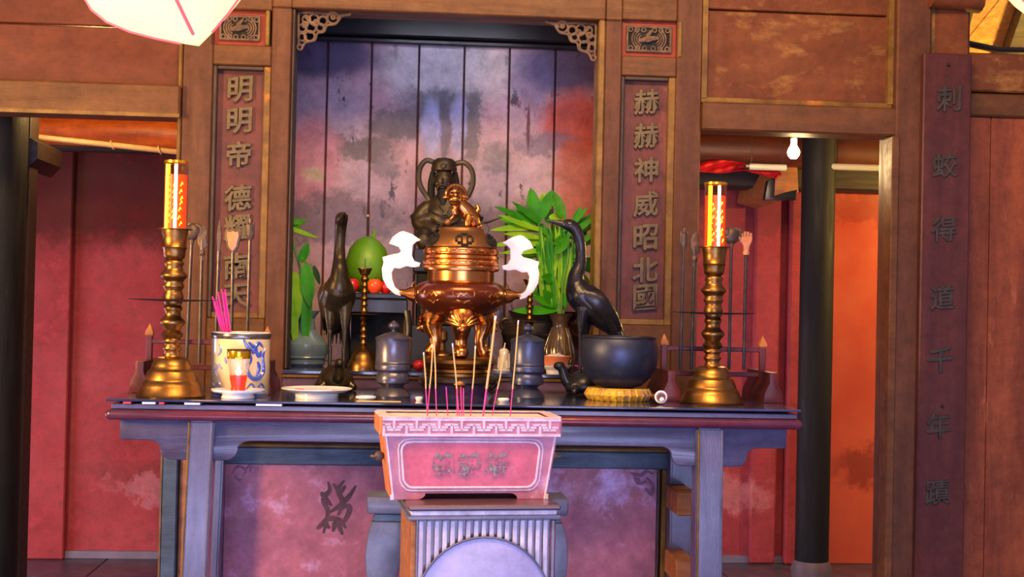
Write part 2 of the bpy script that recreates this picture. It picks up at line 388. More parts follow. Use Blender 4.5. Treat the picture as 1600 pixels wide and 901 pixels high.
# floor of slabs and tiles
fl = empty('floor', kind='structure')
MB().box(-4, 4.5, -3, 8, -.12, -.012).build('floor_base', 'floor_slab', fl)
rows = [(-2.6+i*.42) for i in range(14)]
tile_me = {}
for i in range(14):
    for j in range(5):
        x0 = -2.7 + i*.42 + (.21 if j % 2 else 0); y0 = 4.2 + j*.42
        m = MB(); m.box(0, .412, 0, .412, -.02, 0, .003)
        if 't' not in tile_me: tile_me['t'] = m.build('floor_tile', 'floor_tile', fl); o = tile_me['t']
        else:
            m.bm.free(); o = tile_me['t'].copy(); C.objects.link(o); o.parent = fl
        o.location = (x0, y0, random.uniform(-.002, .002))

# plastered back wall with shallow piers
wb = empty('wall_back', kind='structure')
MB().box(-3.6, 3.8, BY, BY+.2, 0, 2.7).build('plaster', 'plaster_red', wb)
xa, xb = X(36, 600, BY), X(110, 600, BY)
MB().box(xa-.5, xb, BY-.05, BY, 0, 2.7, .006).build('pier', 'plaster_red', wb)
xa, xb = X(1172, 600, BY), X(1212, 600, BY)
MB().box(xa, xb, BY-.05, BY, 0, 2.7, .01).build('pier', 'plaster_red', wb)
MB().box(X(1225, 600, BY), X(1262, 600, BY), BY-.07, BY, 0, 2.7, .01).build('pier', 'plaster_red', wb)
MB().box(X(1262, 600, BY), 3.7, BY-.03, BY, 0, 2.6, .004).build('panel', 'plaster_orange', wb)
bb = MB().box(-3.5, 3.7, BY-.02, BY, 0, .035).build('baseboard_back', 'skirting'); bb['kind'] = 'structure'
wl = MB().box(-3.75, -3.6, 4.0, 6.5, 0, 2.7).build('wall_passage', 'plaster_red'); wl['kind'] = 'structure'

# ceiling over the passage: boards and rafters
ce = empty('ceiling', kind='structure')
MB().box(-3.6, 1.98, FY+.1, BY, 2.48, 2.5).build('ceiling_boards', 'tan_board', ce)
raf = None
for i in range(14):
    if raf is None:
        raf = MB().box(0, .1, FY+.1, BY, 2.38, 2.48, .006).build('rafter', 'dark_beam', ce); o = raf
    else: o = raf.copy(); C.objects.link(o); o.parent = ce
    o.location = (-3.4+i*.38, 0, 0)

# ---- front partition left of the shrine: lintel and plank panel
FX0 = X(284, 150, FY)            # left edge of the carved shrine screen
wf = empty('wall_left', kind='structure')
z1, z0 = Z(140, 130, FY), Z(140, 181, FY)
MB().box(-2.6, FX0, FY-.03, FY+.09, z0, z1, .006).build('lintel', 'wood_rail', wf)
MB().box(-2.6, FX0, FY-.034, FY-.028, z0, z0+.012).build('lintel_edge', 'gold_lit_edge', wf)
zj = Z(140, 38, FY)
MB().box(-2.6, FX0, FY+.02, FY+.05, z1, zj-.004, .003).build('plank', 'wood_panel_left', wf)
MB().box(-2.6, FX0, FY+.015, FY+.05, zj, zj+.3, .003).build('plank', 'wood_panel_left', wf)

# ---- partition right of the shrine
FX1 = X(1096, 150, FY)
PX0, PX1 = X(1388, 500, FY), X(1441, 500, FY)
wr = empty('wall_right', kind='structure')
z1, z0 = Z(1240, 165, FY), Z(1240, 209, FY)
MB().box(FX1, PX0+.01, FY-.03, FY+.09, z0, z1, .006).build('lintel', 'wood_rail', wr)
MB().box(FX1, PX0, FY-.0, FY+.02, z1, z1+.02, .003).build('lintel_ledge', 'gold_lit_edge', wr)
zt = Z(1240, 19, FY)
MB().box(FX1+.015, PX0-.015, FY+.02, FY+.05, z1+.015, zt, .003).build('plank', 'wood_panel', wr)
MB().box(FX1+.015, PX0-.015, FY+.012, FY+.05, zt+.004, zt+.3, .003).build('plank', 'wood_panel', wr)
MB().box(FX1, FX1+.018, FY, FY+.05, z1+.015, zt+.3).build('panel_moulding', 'gold_lit_edge', wr)
MB().box(PX0-.018, PX0, FY-.005, FY+.05, z1+.015, zt+.3).build('panel_moulding', 'gold_lit_edge', wr)
MB().box(PX0, PX1, FY-.04, FY+.12, 0, 2.75, .006).build('square_post', 'wood_front', wr)
MB().box(PX0-.014, PX0+.012, FY-.046, FY+.03, 0, z0-.002, .003).build('post_moulding', 'wood_rail', wr)
MB().box(PX1, PX1+.022, FY-.02, FY+.08, 0, 2.75, .004).build('post_moulding', 'gold_lit_edge', wr)
# board wall at the far right
bx0 = PX1+.02
zb0, zb1, zb2 = Z(1560, 182, FY), Z(1560, 146, FY), Z(1560, 84, FY)
MB().box(bx0, 3.2, FY-.01, FY+.09, zb1+.004, zb2, .006).build('beam', 'wood_panel', wr)
MB().box(bx0, 3.2, FY, FY+.09, zb0, zb1, .006).build('beam', 'wood_rail', wr)
edges = [bx0, X(1547, 500, FY), X(1547, 500, FY)+.2, X(1547, 500, FY)+.4]
for a, b in zip(edges, edges[1:]):
    MB().box(a+.001, b-.001, FY+.015, FY+.05, 0, zb0, .003).build('plank', 'board_wall', wr)
MB().box(X(1452, 40, FY), X(1514, 40, FY), FY-.02, FY+.1, zb2-.1, 2.75, .012).build('short_column', 'wood_panel', wr)
# bracket arm and roof over the board wall
MB().tube([at(1452, -4, FY-.05), at(1530, 3, FY-.02)], [.035, .04], 12).build('bracket', 'wood_panel', wr)
rl = empty('ceiling_right', kind='structure')
a = at(1520, 74, 4.5); 
for k in range(9):
    o = MB().box(-.09, .09, 0, 1.4, 0, .015, .002).build('roof_board', 'tan_board', rl)
    o.location = (2.08+k*.182, 4.43, 2.75); o.rotation_euler = (R(-18), 0, 0)
for k in range(5):
    o = MB().box(-.05, .05, 0, 1.4, -.09, 0, .004).build('rafter', 'dark_beam', rl)
    o.location = (2.0+k*.3, 4.43, 2.748); o.rotation_euler = (R(-18), 0, R(-16))
MB().tube([at(1512, 68, 4.45), at(1560, 78, 4.45), at(1640, 80, 4.45)], .012, 8).build('dark_cable', 'black_lacquer', rl)

# ================================================================== PASSAGES (behind)
def pillar(px, py, Y, rpx, label, m='black_wood'):
    p = at(px, py, Y); r = rpx*S(px, Y)
    e = empty('round_pillar', (p.x, Y, 0))
    MB().lathe([(r*1.0, .16), (r, 2.48)], 32).build('shaft', m, e)
    MB().lathe([(r*1.3, 0), (r*1.3, .05), (r*1.15, .08), (r*1.25, .12), (r*1.05, .16)], 32).build('stone_base', 'floor_slab', e)
    return tag(e, label, 'pillar')
pl = pillar(-12, 500, 4.7, 46, 'black round wooden pillar at the left edge of the picture, under the lintel')
pillar(1275, 500, 5.55, 26, 'black round pillar standing in the passage right of the altar, beside the bare bulb')
MB().box(X(34, 500, 4.85), X(47, 500, 4.85), 4.8, 4.9, 0, 2.45, .004).build('jamb_board', 'dark_beam', pl).location = (-pl.location.x, -4.7, 0)
# left beams
e = tag(MB().tube([at(40, 200, 5.5), at(330, 212, 5.5)], .066, 20).build('log_beam', 'log'), 'orange-brown round log beam under the left lintel, left of the shrine', 'beam')
e = empty('bamboo_pole', at(58, 214, 5.15)); o0 = at(58, 214, 5.15)
MB().tube([Vector((0, 0, 0)), at(320, 242, 5.38)-o0], .0115, 10).build('pole', 'bamboo', e)
for px, py in ((172, 225), (247, 236)):
    t = (px-58)/262; p = (at(320, 242, 5.38)-o0)*t
    MB().torus(p, .017, .0035, roty(R(70)) , 16, 6).build('binding_ring', 'bamboo', e)
tag(e, 'pale bamboo pole with wire ties slung below the left log beam', 'pole')
def corbel(name, pts, Y0, Y1, label, m='dark_beam'):
    o = at(*pts[0], Y0)
    poly = [((at(a, b, Y0)-o).x, (at(a, b, Y0)-o).z) for a, b in pts]
    b = MB().prism(poly, 0, Y1-Y0, .004).build(name, m); b.location = o
    return tag(b, label, 'bracket')
corbel('corbel_bracket', [(48, 215), (50, 275), (80, 278), (96, 262), (98, 238), (70, 222)], 5.12, 4.8, 'dark corbel block beside the left pillar below the bamboo pole')
o = MB().box(-2.9, X(290, 245, 6.1), 6.02, 6.12, Z(150, 238, 6.1), Z(150, 238, 6.1)+.25, .01).build('wall_beam', 'dark_beam'); tag(o, 'black wall beam behind the bamboo pole, over the left red wall', 'beam')
# small lamp at the left pillar
e = empty('wall_lamp', at(52, 190, 5.0))
MB().ell((0, 0, 0), (.008, .012, .022)).build('glass', 'candle_light', e)
MB().tube([(0, .01, .0), (-.02, .05, .01)], .006, 8).build('arm', 'iron', e)
light('hidden_log_fill', 'POINT', at(150, 140, 4.85), 11, (1, .6, .2), size=.03)  # hidden warm fill added behind the lintel to brighten the log
tag(e, 'tiny bright lamp beside the left black pillar at the end of the log beam', 'lamp')
# right passage
tag(MB().tube([at(1080, 232, 5.7), at(1420, 242, 5.7)], .072, 20).build('log_beam', 'log_dark'), 'dark log beam behind the bare bulb in the right passage', 'beam')
o = MB().box(X(1080, 290, 6.1), X(1420, 290, 6.1), 5.98, 6.14, Z(1340, 302, 6.1), Z(1340, 268, 6.1), .01).build('wall_beam', 'dark_beam'); tag(o, 'dark wall beam above the orange lit wall in the right passage', 'beam')
corbel('corbel_bracket', [(1196, 303), (1200, 285), (1212, 262), (1246, 256), (1248, 300), (1228, 312)], 5.72, BY-.05, 'brown angular corbel hanging left of the right black pillar', 'block_wood')
corbel('corbel_bracket', [(1195, 312), (1200, 282), (1212, 276), (1210, 306), (1228, 300), (1246, 296), (1244, 312)], 5.66, 5.70, 'black angled iron bracket in front of the brown corbel', 'black_lacquer')
e = empty('fluorescent_tube', at(1168, 260, 5.45))
q = at(1228, 262, 5.45)-at(1168, 260, 5.45)
MB().tube([(0, 0, 0), q], .014, 10).build('tube', 'pipe', e); MB().tube([(-.01, 0, 0), (.006, 0, 0)], .0155, 10).build('end_cap', 'iron', e)
for u in (.1, .9): MB().tube([q*u, q*u+Vector((0, 0, 2.47-e.location.z))], .0015, 5).build('hanging_wire', 'black_lacquer', e)
tag(e, 'short pale tube lamp hanging in front of the red cloth', 'lamp')
e = empty('fluorescent_tube', at(1298, 260, 5.5)); q = at(1400, 263, 5.5)-at(1298, 260, 5.5)
MB().tube([(0, 0, 0), q], .0145, 10).build('tube', 'pipe', e)
for u in (.1, .9): MB().tube([q*u, q*u+Vector((0, 0, 2.47-e.location.z))], .0015, 5).build('hanging_wire', 'black_lacquer', e)
tag(e, 'long pale unlit tube running right from the black pillar', 'lamp')
# red cloth
def cloth():
    t = bmesh.new(); n = 40; k = 10; g = []
    for i in range(n+1):
        u = i/n; px = 1090+u*130
        top = 254-5*math.sin(u*5)+4*u; bot = 268+2*math.sin(u*7)+ (12*max(0, u-.55)/.45)
        if u > .95: bot -= 6
        row = []
        for j in range(k+1):
            v = j/k; py = top+(bot-top)*v
            row.append(t.verts.new(at(px, py, 5.60+.018*math.sin(v*9+u*14)+.01*math.sin(u*40+v*3))))
        g.append(row)
    for i in range(n):
        for j in range(k): t.faces.new((g[i][j], g[i+1][j], g[i+1][j+1], g[i][j+1]))
    m = MB(); m.join(t); o = m.build('red_cloth', 'red_cloth', ang=180)
    s = o.modifiers.new('s', 'SOLIDIFY'); s.thickness = .004
    tag(o, 'bright red cloth draped along the beam behind the right candle', 'cloth')
cloth()
b0 = at(1240, 238, 5.0)
e = empty('bare_bulb', b0)
MB().lathe([(0, -.026), (.012, -.024), (.021, -.013), (.0245, 0), (.02, .014), (.012, .028), (.011, .036)], 20).build('glass_bulb', 'bulb', e)
MB().lathe([(.013, .034), (.014, .055), (.008, .062), (.003, .064)], 16).build('socket', 'porcelain', e)
MB().tube([(0, 0, .06), (.004, .01, .3), (0, .02, 2.47-b0.z)], .003, 6).build('cord', 'black_lacquer', e)
tag(e, 'glowing bare bulb hanging on a cord in the right passage', 'bulb')
light('bulb_light', 'POINT', (b0.x, b0.y-.06, b0.z-.05), 7, (1.0, .66, .3), size=.03)

# ================================================================== SHRINE SCREEN
sh = empty('shrine_screen', (0, FY, 0))
def shp(name, m, x0, x1, y0, y1, z0, z1, bev=.004): return MB().box(x0, x1, y0-FY, y1-FY, z0, z1, bev).build(name, m, sh)
def bar(p, q, Y): return None
NL = X(452, 220, FY); NR = X(934, 220, FY); NT = Z(690, 22, FY); SILL = TZ+.045
TOP = 2.62
LX = (X(328, 300, FY), X(419, 300, FY)); RX = (X(967, 300, FY), X(1053, 300, FY))
LZ = (Z(372, 497, FY), Z(372, 102, FY)); RZ = (Z(1010, 508, FY), Z(1010, 119, FY))
TLX = (X(333, 45, FY), X(415, 45, FY)); TRX = (X(971, 60, FY), X(1059, 60, FY))
TLZ = (Z(374, 70, FY), Z(374, 15, FY)); TRZ = (Z(1014, 88, FY), Z(1014, 32, FY))
# posts
shp('outer_post', 'wood_front', FX0, LX[0], FY, FY+.12, .0, TOP)
shp('inner_post', 'wood_front', LX[1], NL, FY-.006, FY+.12, .0, NT)
shp('inner_post', 'wood_front', NR+.018, RX[0], FY-.006, FY+.12, .0, NT)
shp('outer_post', 'wood_front', RX[1], FX1, FY, FY+.12, .0, TOP)
shp('jamb_strip', 'dark_edge', NL, NL+.012, FY+.0, FY+.1, SILL, NT)
shp('jamb_strip', 'gold_lit_edge', NR-.004, NR+.018, FY-.01, FY+.1, SILL, NT)  # dark left and gold right jamb paint in light from the left
shp('outer_edge', 'gold_lit_edge', FX0-.012, FX0, FY-.008, FY+.08, 1.0, 2.3)
# rails
shp('head_rail', 'wood_rail', NL-.002, NR+.018, FY-.01, FY+.12, NT, NT+.12)
shp('head_rail', 'wood_rail', LX[1], NL, FY-.004, FY+.12, NT+.001, NT+.12)
shp('head_rail', 'wood_rail', NR+.018, RX[0], FY-.004, FY+.12, NT+.001, NT+.12)
shp('top_board', 'gold_lit_edge', FX0, FX1, FY-.016, FY+.12, NT+.125, NT+.16)
for (a, b), (z0, z1), (ta, tb) in ((LX, LZ, TLZ), (RX, RZ, TRZ)):
    shp('cross_rail', 'wood_rail', a, b, FY-.003, FY+.12, z1, ta)
    shp('cross_rail', 'wood_rail', a, b, FY-.003, FY+.12, tb, TOP)
    shp('bottom_rail', 'wood_rail', a, b, FY-.003, FY+.12, .0, z0)
# couplet panels
for (a, b), (z0, z1), s_, ys in ((LX, LZ, '明明帝德耀南天', (138, 187, 240, 308, 355, 415, 462)), (RX, RZ, '赫赫神威昭北國', (158, 211, 264, 318, 370, 421, 464))):
    p = MB().box(a, b, .03, .05, z0, z1).build('couplet_panel', 'couplet_ground', sh)
    for nm, x0, x1, zz0, zz1, mm in (('left_moulding', a, a+.014, z0, z1, 'dark_edge'), ('right_moulding', b-.024, b, z0, z1, 'gold_lit_edge'),
                                     ('top_moulding', a+.014, b-.024, z1-.014, z1, 'dark_edge'), ('bottom_moulding', a+.014, b-.024, z0, z0+.02, 'gold_lit_edge')):
        MB().box(x0, x1, .004, .03, zz0, zz1, .003).build('moulding', mm, p)  # moulding colours paint in lit right and bottom, shaded left and top
    left = s_[0] == '明'
    for ch, py in zip(s_, ys):
        px = (374 - (py-138)*.021) if left else (1012-(py-158)*.008)
        w = at(px, py, FY)
        char_obj(ch, .088, 'character_bronze', p, (w.x, .024, w.z), .006, .008, wide=.9)
# carved tiles
def carved_tile(x0, x1, z0, z1):
    t = MB().box(x0, x1, .02, .05, z0, z1).build('carved_tile', 'red_paint', sh)
    cx, cz = (x0+x1)/2, (z0+z1)/2; hw, hh = (x1-x0)/2-.022, (z1-z0)/2-.02
    MB().box(cx-hw, cx+hw, .016, .021, cz-hh, cz+hh).build('recess', 'hole_black', t)
    f = MB()
    for s in (-1, 1):
        f.box(cx+s*hw-.004, cx+s*hw+.004, .008, .02, cz-hh-.004, cz+hh+.004, .002)
        f.box(cx-hw, cx+hw, .008, .02, cz+s*hh-.004, cz+s*hh+.004, .002)
    f.build('tile_frame', 'carved_grey', t)
    r = MB()
    # phoenix body, spread wings as nested arcs, scrolls below
    r.tube([(cx, .01, cz-.01), (cx-.004, .008, cz+.012), (cx+.01, .008, cz+hh*.7)], [.012, .009, .005], 8)
    r.tube([(cx-hw*.5, .01, cz-hh*.2), (cx, .008, cz), (cx+hw*.45, .01, cz+hh*.1)], [.007, .012, .006], 8)
    for s in (-1, 1):
        for k in range(4):
            rr = hh*(.35+.22*k)
            pts = [(cx+s*(hw*.28+rr*math.cos(a)*.9), .012, cz+rr*math.sin(a)*.9) for a in [R(-75+15*i) for i in range(10)]]
            r.tube(pts, .0032, 6)
        for k in range(3):
            r.torus((cx+s*hw*(.2+.32*k), .012, cz-hh*.78), .007, .003, rotx(R(90)), 12, 6)
            r.torus((cx+s*hw*(.25+.3*k), .012, cz+hh*.75), .007, .003, rotx(R(90)), 12, 6)
    r.build('phoenix_carving', 'carved_grey', t)
carved_tile(TLX[0], TLX[1], TLZ[0], TLZ[1]); carved_tile(TRX[0], TRX[1], TRZ[0], TRZ[1])
for (a, b), (z0, z1) in ((TLX, TLZ), (TRX, TRZ)):
    MB().box(b-.0, b+.014, -.006, .05, z0, z1, .003).build('tile_edge', 'gold_lit_edge', sh)  # gold right edge painted as lit, dark left edge as shaded
    MB().box(a-.006, a, -.002, .05, z0, z1, .002).build('tile_edge', 'dark_edge', sh)
# corner fretwork
def fret(cx, cz, s):
    m = MB(); k = .0019*1.12
    def P(u, v): return (cx+s*u*k, .03, cz-v*k)
    def stroke(pts, r): m.tube(smooth_pts([P(*q) for q in pts], 4), r*k, 7)
    def ring(u, v, R_, r): m.torus(P(u, v), R_*k, r*k, rotx(R(90)), 18, 7)
    stroke([(2, 2), (30, 1), (60, 3), (78, 2), (84, 0)], 2.2)
    stroke([(2, 2), (2, 25), (3, 48), (2, 55)], 2.2)
    ring(56, 8, 9, 2.2); ring(56, 7, 2.5, 2); ring(40, 13, 7, 2.2); ring(26, 10, 7, 2); ring(14, 12, 6, 2); ring(22, 24, 8, 2.4); ring(8, 26, 6, 2)
    ring(36, 24, 6, 2.2); ring(20, 38, 8, 2.2); ring(8, 40, 6, 2.1); ring(30, 16, 4, 2); ring(12, 20, 4, 2.4)
    ring(5, 56, 4, 2); stroke([(68, 6), (60, 17), (47, 20), (42, 30), (32, 33), (28, 44), (14, 48), (8, 58)], 2)
    stroke([(74, 3), (66, 5), (62, 10)], 2.4); stroke([(12, 6), (20, 16), (30, 22)], 2.6)
    m.build('corner_fretwork', 'carved_grey', sh)
fret(NL+.014, NT-.004, 1); fret(NR-.006, NT-.004, -1)
# niche box
ny = 5.0-FY
bz = [X(v, 220, 5.0) for v in (440, 509, 578, 652, 723, 794, 866, 940, 985)]
bz[0] -= .1; 
def tone_patch(px, py, rx, ry, c, st, rag=.2): p = at(px, py, 5.0); return ((p.x, .7, p.z), (rx*.0025*1.15, 1, ry*.0025*1.15), c, st, rag)  # mural patches; the grey arch paints in the deity's shadow
PB = [tone_patch(700, 105, 110, 60, (178, 176, 184), .7, .25), tone_patch(500, 85, 95, 36, (40, 38, 84), .85, .06), tone_patch(885, 105, 70, 46, (40, 34, 76), .85, .1), tone_patch(830, 120, 40, 50, (86, 84, 130), .6, .15),
      tone_patch(900, 195, 52, 50, (176, 64, 40), .85, .12), tone_patch(905, 290, 44, 80, (160, 74, 48), .75, .2), tone_patch(690, 165, 62, 28, (84, 80, 88), .85, .22), tone_patch(622, 195, 50, 26, (88, 82, 90), .85, .25),
      tone_patch(575, 232, 52, 18, (86, 78, 88), .85, .25), tone_patch(600, 262, 24, 16, (90, 84, 100), .7, .25), tone_patch(735, 200, 20, 60, (86, 82, 92), .8, .25), tone_patch(780, 245, 26, 30, (98, 96, 116), .7, .25), tone_patch(850, 222, 48, 15, (104, 92, 120), .75, .22),
      tone_patch(674, 200, 16, 46, (158, 160, 206), .8, .06), tone_patch(716, 196, 12, 52, (160, 160, 204), .8, .06), tone_patch(695, 200, 9, 55, (92, 84, 100), .8, .06), tone_patch(485, 250, 46, 70, (186, 92, 110), .55, .2),
      tone_patch(490, 272, 20, 12, (168, 156, 130), .8, .15), tone_patch(520, 345, 110, 40, (84, 66, 80), .7, .35), tone_patch(780, 355, 120, 40, (90, 70, 80), .7, .35), tone_patch(826, 200, 3, 36, (90, 34, 40), .9, .02)]
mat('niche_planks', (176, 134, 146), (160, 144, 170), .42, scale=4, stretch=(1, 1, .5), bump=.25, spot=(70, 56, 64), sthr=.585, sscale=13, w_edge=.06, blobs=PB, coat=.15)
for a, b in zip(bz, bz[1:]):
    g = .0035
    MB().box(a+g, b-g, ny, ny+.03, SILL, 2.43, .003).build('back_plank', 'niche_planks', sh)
shp('plank_backing', 'joint_red', bz[0], bz[-1], 5.03, 5.05, SILL, 2.5, 0)
zc = Z(690, 64, 5.0)
shp('cornice_beam', 'black_lacquer', bz[0], bz[-1], 4.94, 5.0, zc, zc+.09, .006)
shp('cornice_beam', 'black_lacquer', bz[0], bz[-1], 4.965, 5.0, zc-.022, zc-.004, .004)
shp('niche_ceiling', 'black_wood', bz[0], bz[-1], FY+.12, 5.05, NT+.12, NT+.15, 0)
shp('side_board', 'black_wood', bz[0]-.03, bz[0], FY+.12, 5.05, SILL-.1, NT+.15, 0)
shp('side_board', 'red_paint', bz[-1], bz[-1]+.03, FY+.12, 5.05, SILL-.1, NT+.15, 0)
shp('niche_shelf', 'glass_top', NL-.002, NR+.02, FY-.03, 5.0, SILL-.014, SILL, .003)
shp('shelf_board', 'gold_lit_edge', NL-.002, NR+.02, FY-.025, 5.0, SILL-.026, SILL-.015, .002)
shp('shelf_riser', 'purple_wood', NL-.002, NR+.02, FY-.015, FY+.02, .78, SILL-.027, .002)
tag(sh, 'carved brown wooden shrine screen with niche and two vertical couplet panels behind the altar table', 'shrine')

# painted cabinet under the niche
PY = 4.18
cab = empty('painted_cabinet', (X(700, 860, PY), PY, 0)); cx0 = cab.location.x
def cbx(name, m, p0, p1, y0, y1, z0, z1, bev=.004, par=None): return MB().box(X(p0, 800, PY)-cx0, X(p1, 800, PY)-cx0, y0, y1, z0, z1, bev).build(name, m, par or cab)
zt1, zt0 = Z(700, 702, PY), Z(700, 729, PY)
cbx('panel', 'pink_paint', 350, 1030, .012, .03, .05, zt0, 0)
cbx('top_rail', 'teal_paint', 336, 1046, -.004, .03, zt0, zt1)
cbx('top_edge', 'gold_lit_edge', 336, 1046, -.008, .04, zt1, zt1+.012)
cbx('side_stile', 'purple_wood', 336, 350, 0, .03, .05, zt0)
cbx('side_stile', 'gold_lit_edge', 1034, 1042, -.002, .03, .05, zt0)
cbx('panel_joint', 'dark_edge', 1026, 1029, .008, .013, .05, zt0, 0)
cbx('side_post', 'teal_paint', 251, 276, 0, .04, 0, zt1)
cbx('post_edge', 'gold_lit_edge', 249, 252, -.003, .03, 0, zt1, 0)
cbx('side_post', 'block_wood', 277, 292, .02, .05, 0, zt1)
cbx('recess_board', 'purple_wood', 1042, 1095, .03, .05, 0, zt1)
def strokes(m, L_, r, Y, o, flat=.35):
    for pts in L_:
        n = 4; q = smooth_pts([Vector((X(a, b, Y), Y, Z(a, b, Y)))-o for a, b in pts], n)
        k = len(q); rr = [r*(.25+.75*math.sin(math.pi*min(1, (i+.6)/k))) for i in range(k)]
        m.tube(q, rr, 6, flat=flat, updir=(0, 1, 0))
m = MB(); o_ = Vector((cx0, PY, 0))
strokes(m, [[(505, 833), (512, 800), (505, 780), (515, 765), (512, 752)], [(515, 800), (530, 790), (545, 775), (556, 758)], [(528, 805), (535, 785), (528, 765), (538, 750)],
            [(500, 820), (512, 810), (530, 812), (540, 825)], [(520, 830), (525, 815), (535, 835)], [(495, 826), (505, 818), (515, 825)], [(518, 790), (506, 775), (502, 768)],
            [(530, 795), (545, 790), (543, 805), (530, 822)], [(540, 758), (532, 768), (526, 762), (520, 755)]], .0095, PY+.01, o_, .12)
m.build('painted_phoenix', 'ink', cab)
m = MB()
strokes(m, [[(362, 740), (372, 728), (384, 735), (378, 745)], [(384, 733), (392, 726), (390, 738)], [(366, 742), (372, 750), (380, 748)]], .005, PY+.01, o_, .12)
strokes(m, [[(985, 738), (1000, 742), (1010, 736), (1022, 740)], [(990, 742), (998, 754), (1010, 752)], [(1010, 745), (1020, 758), (1018, 772), (1008, 762)], [(1000, 748), (992, 752)]], .008, PY+.01, o_, .12)
m.build('painted_scroll', 'ink_faint', cab)
tag(cab, 'pink and teal painted cabinet with dark phoenix painting, below the altar table', 'cabinet')
# ================================================================== HANGING COUPLET PLAQUE
QY = FY-.075
q0 = at(1447, 82, QY); qx0, qx1 = X(1437, 500, QY), X(1512, 500, QY)
pq = empty('couplet_plaque', ((qx0+qx1)/2, QY, q0.z)); hw = (qx1-qx0)/2
MB().box(-hw, hw, 0, .03, -q0.z+.01, 0, .004).build('board', 'plaque_wood', pq)
for ch, (px, py) in zip('刺蛟得道千年蹟', ((1482, 154), (1476, 258), (1474, 358), (1472, 464), (1469, 562), (1466, 664), (1464, 768))):
    w = at(px, py, QY)-pq.location
    char_obj(ch, .088, 'plaque_char', pq, (w.x, -.002, w.z), .003, .004, wide=.85)
for z in (-.04, -1.2): MB().lathe([(.006, 0), (.003, .01)], 10, M=rotx(R(90))).build('nail', 'iron', pq).location = (0, 0, z)
tag(pq, 'long reddish hanging plaque with seven dark characters on the far right post', 'plaque')

# ================================================================== ALTAR TABLE
tx0, tx1 = X(165, 640, TF), X(1254, 645, TF); tcx = (tx0+tx1)/2
tb = empty('altar_table', (tcx, TF+.34, 0))
def T(px, py=680, Y=TF): return X(px, py, Y)-tcx
def box_t(name, m, x0, x1, y0, y1, z0, z1, bev=.004, seg=1): return MB().box(x0, x1, y0-TF-.34, y1-TF-.34, z0, z1, bev, seg).build(name, m, tb)
TB = TF+.66
box_t('table_top', 'table_wood', tx0-tcx+.012, tx1-tcx-.012, TF+.008, TB, TZ-.028, TZ-.0135, .002)
box_t('top_lip', 'table_lip', tx0-tcx, tx1-tcx, TF-.012, TB, TZ-.056, TZ-.029, .012, 3)
box_t('glass_cover', 'glass_top', tx0-tcx+.0, tx1-tcx-.004, TF-.002, TB, TZ-.007, TZ, .002)
za = Z(700, 660, TF+.03)
# apron board with cloud shaped ends
AY = TF+.03
def pz(px, py): return (X(px, 680, AY)-tcx, za if py is None else H-(py-Z0(px))*S(px, AY))
def Z0(px): return 478.5+(px-800)*.0218
def arc(ax, ay, bx, by, conc=1, n=6):     # quarter ellipse between two points in pixels
    out = []
    for i in range(n+1):
        t = math.pi/2*i/n
        out.append((ax+(bx-ax)*math.sin(t), ay+(by-ay)*(1-math.cos(t))) if conc > 0 else (ax+(bx-ax)*(1-math.cos(t)), ay+(by-ay)*math.sin(t)))
    return out
zA, zB = .0, .0
off = 0
L0, L1, R0, R1 = 292, 333, 1090, 1132
mid = 1.1
def zpx(v): return TZ-.056-v*.00176
def apron(px_pts):
    return [(X(a, 680, AY)-tcx, zpx(b)) for a, b in px_pts]
shape = [(187, 0), (187, 28), (190, 32)] + arc(232, 32, 250, 45, 1) + arc(250, 45, 272, 62, -1) + [(346, 62)] + arc(352, 62, 372, 45, 1) + arc(372, 45, 392, 32, -1)
shape2 = shape + [(1030, 32)] + arc(1034, 32, 1050, 45, 1) + arc(1050, 45, 1066, 62, -1) + [(1150, 62)] + arc(1152, 62, 1168, 45, 1) + arc(1168, 45, 1186, 32, -1) + [(1226, 32), (1229, 28), (1229, 0)]
MB().prism(apron(shape2), AY-TF-.34, AY+.02-TF-.34, .003).build('apron', 'table_wood', tb)
MB().prism(apron(shape2), TB-.06-TF-.34, TB-.04-TF-.34, .003).build('apron', 'table_wood', tb)
for (a, b) in ((L0, L1), (R0, R1)):
    for y0 in (TF+.008, TB-.09):
        m = MB(); x0, x1 = X(a, 680, TF)-tcx, X(b, 680, TF)-tcx
        if y0 > TF+.1: x0, x1 = (X(316, 800, TB-.09)-tcx, X(349, 800, TB-.09)-tcx) if a == L0 else (X(1046, 800, TB-.09)-tcx, X(1086, 800, TB-.09)-tcx)
        sp = -.022 if a == L0 else .008
        t = bmesh.new(); vs = []
        for z, dx in ((0, sp), (TZ-.056, 0)):
            vs.append([t.verts.new((x, y, z)) for x, y in ((x0+dx, y0-TF-.34), (x1+dx, y0-TF-.34), (x1+dx, y0+.07-TF-.34), (x0+dx, y0+.07-TF-.34))])
        for i in range(4): t.faces.new((vs[0][i], vs[0][(i+1) % 4], vs[1][(i+1) % 4], vs[1][i]))
        t.faces.new(vs[0]); t.faces.new(vs[1]); bmesh.ops.bevel(t, geom=t.edges[:], offset=.006, segments=2, affect='EDGES'); m.join(t)
        lg = m.build('leg', 'table_leg_wood', tb)
        for dx, mm in ((x0+.002, 'gold_lit_edge'), (x1-.008, 'stand_blue')):
            if y0 < TF+.1: MB().tube([(dx+.003+sp, y0-TF-.341, 0), (dx+.003, y0-TF-.341, TZ-.06)], .0035, 6).build('edge_bead', mm, lg)
for py0, py1 in ((768, 806), (874, 912)):
    z0, z1 = Z(1070, py1, 3.9), Z(1070, py0, 3.9); MB().box(X(1058, 800, 3.9)-tcx, X(1088, 800, 3.9)-tcx, 3.9-TF-.34, TB-.08-TF-.34, z0, z1, .004).build('side_stretcher', 'block_wood', tb)
tag(tb, 'long violet-brown altar table with cloud-cut apron and dark glass top', 'table')
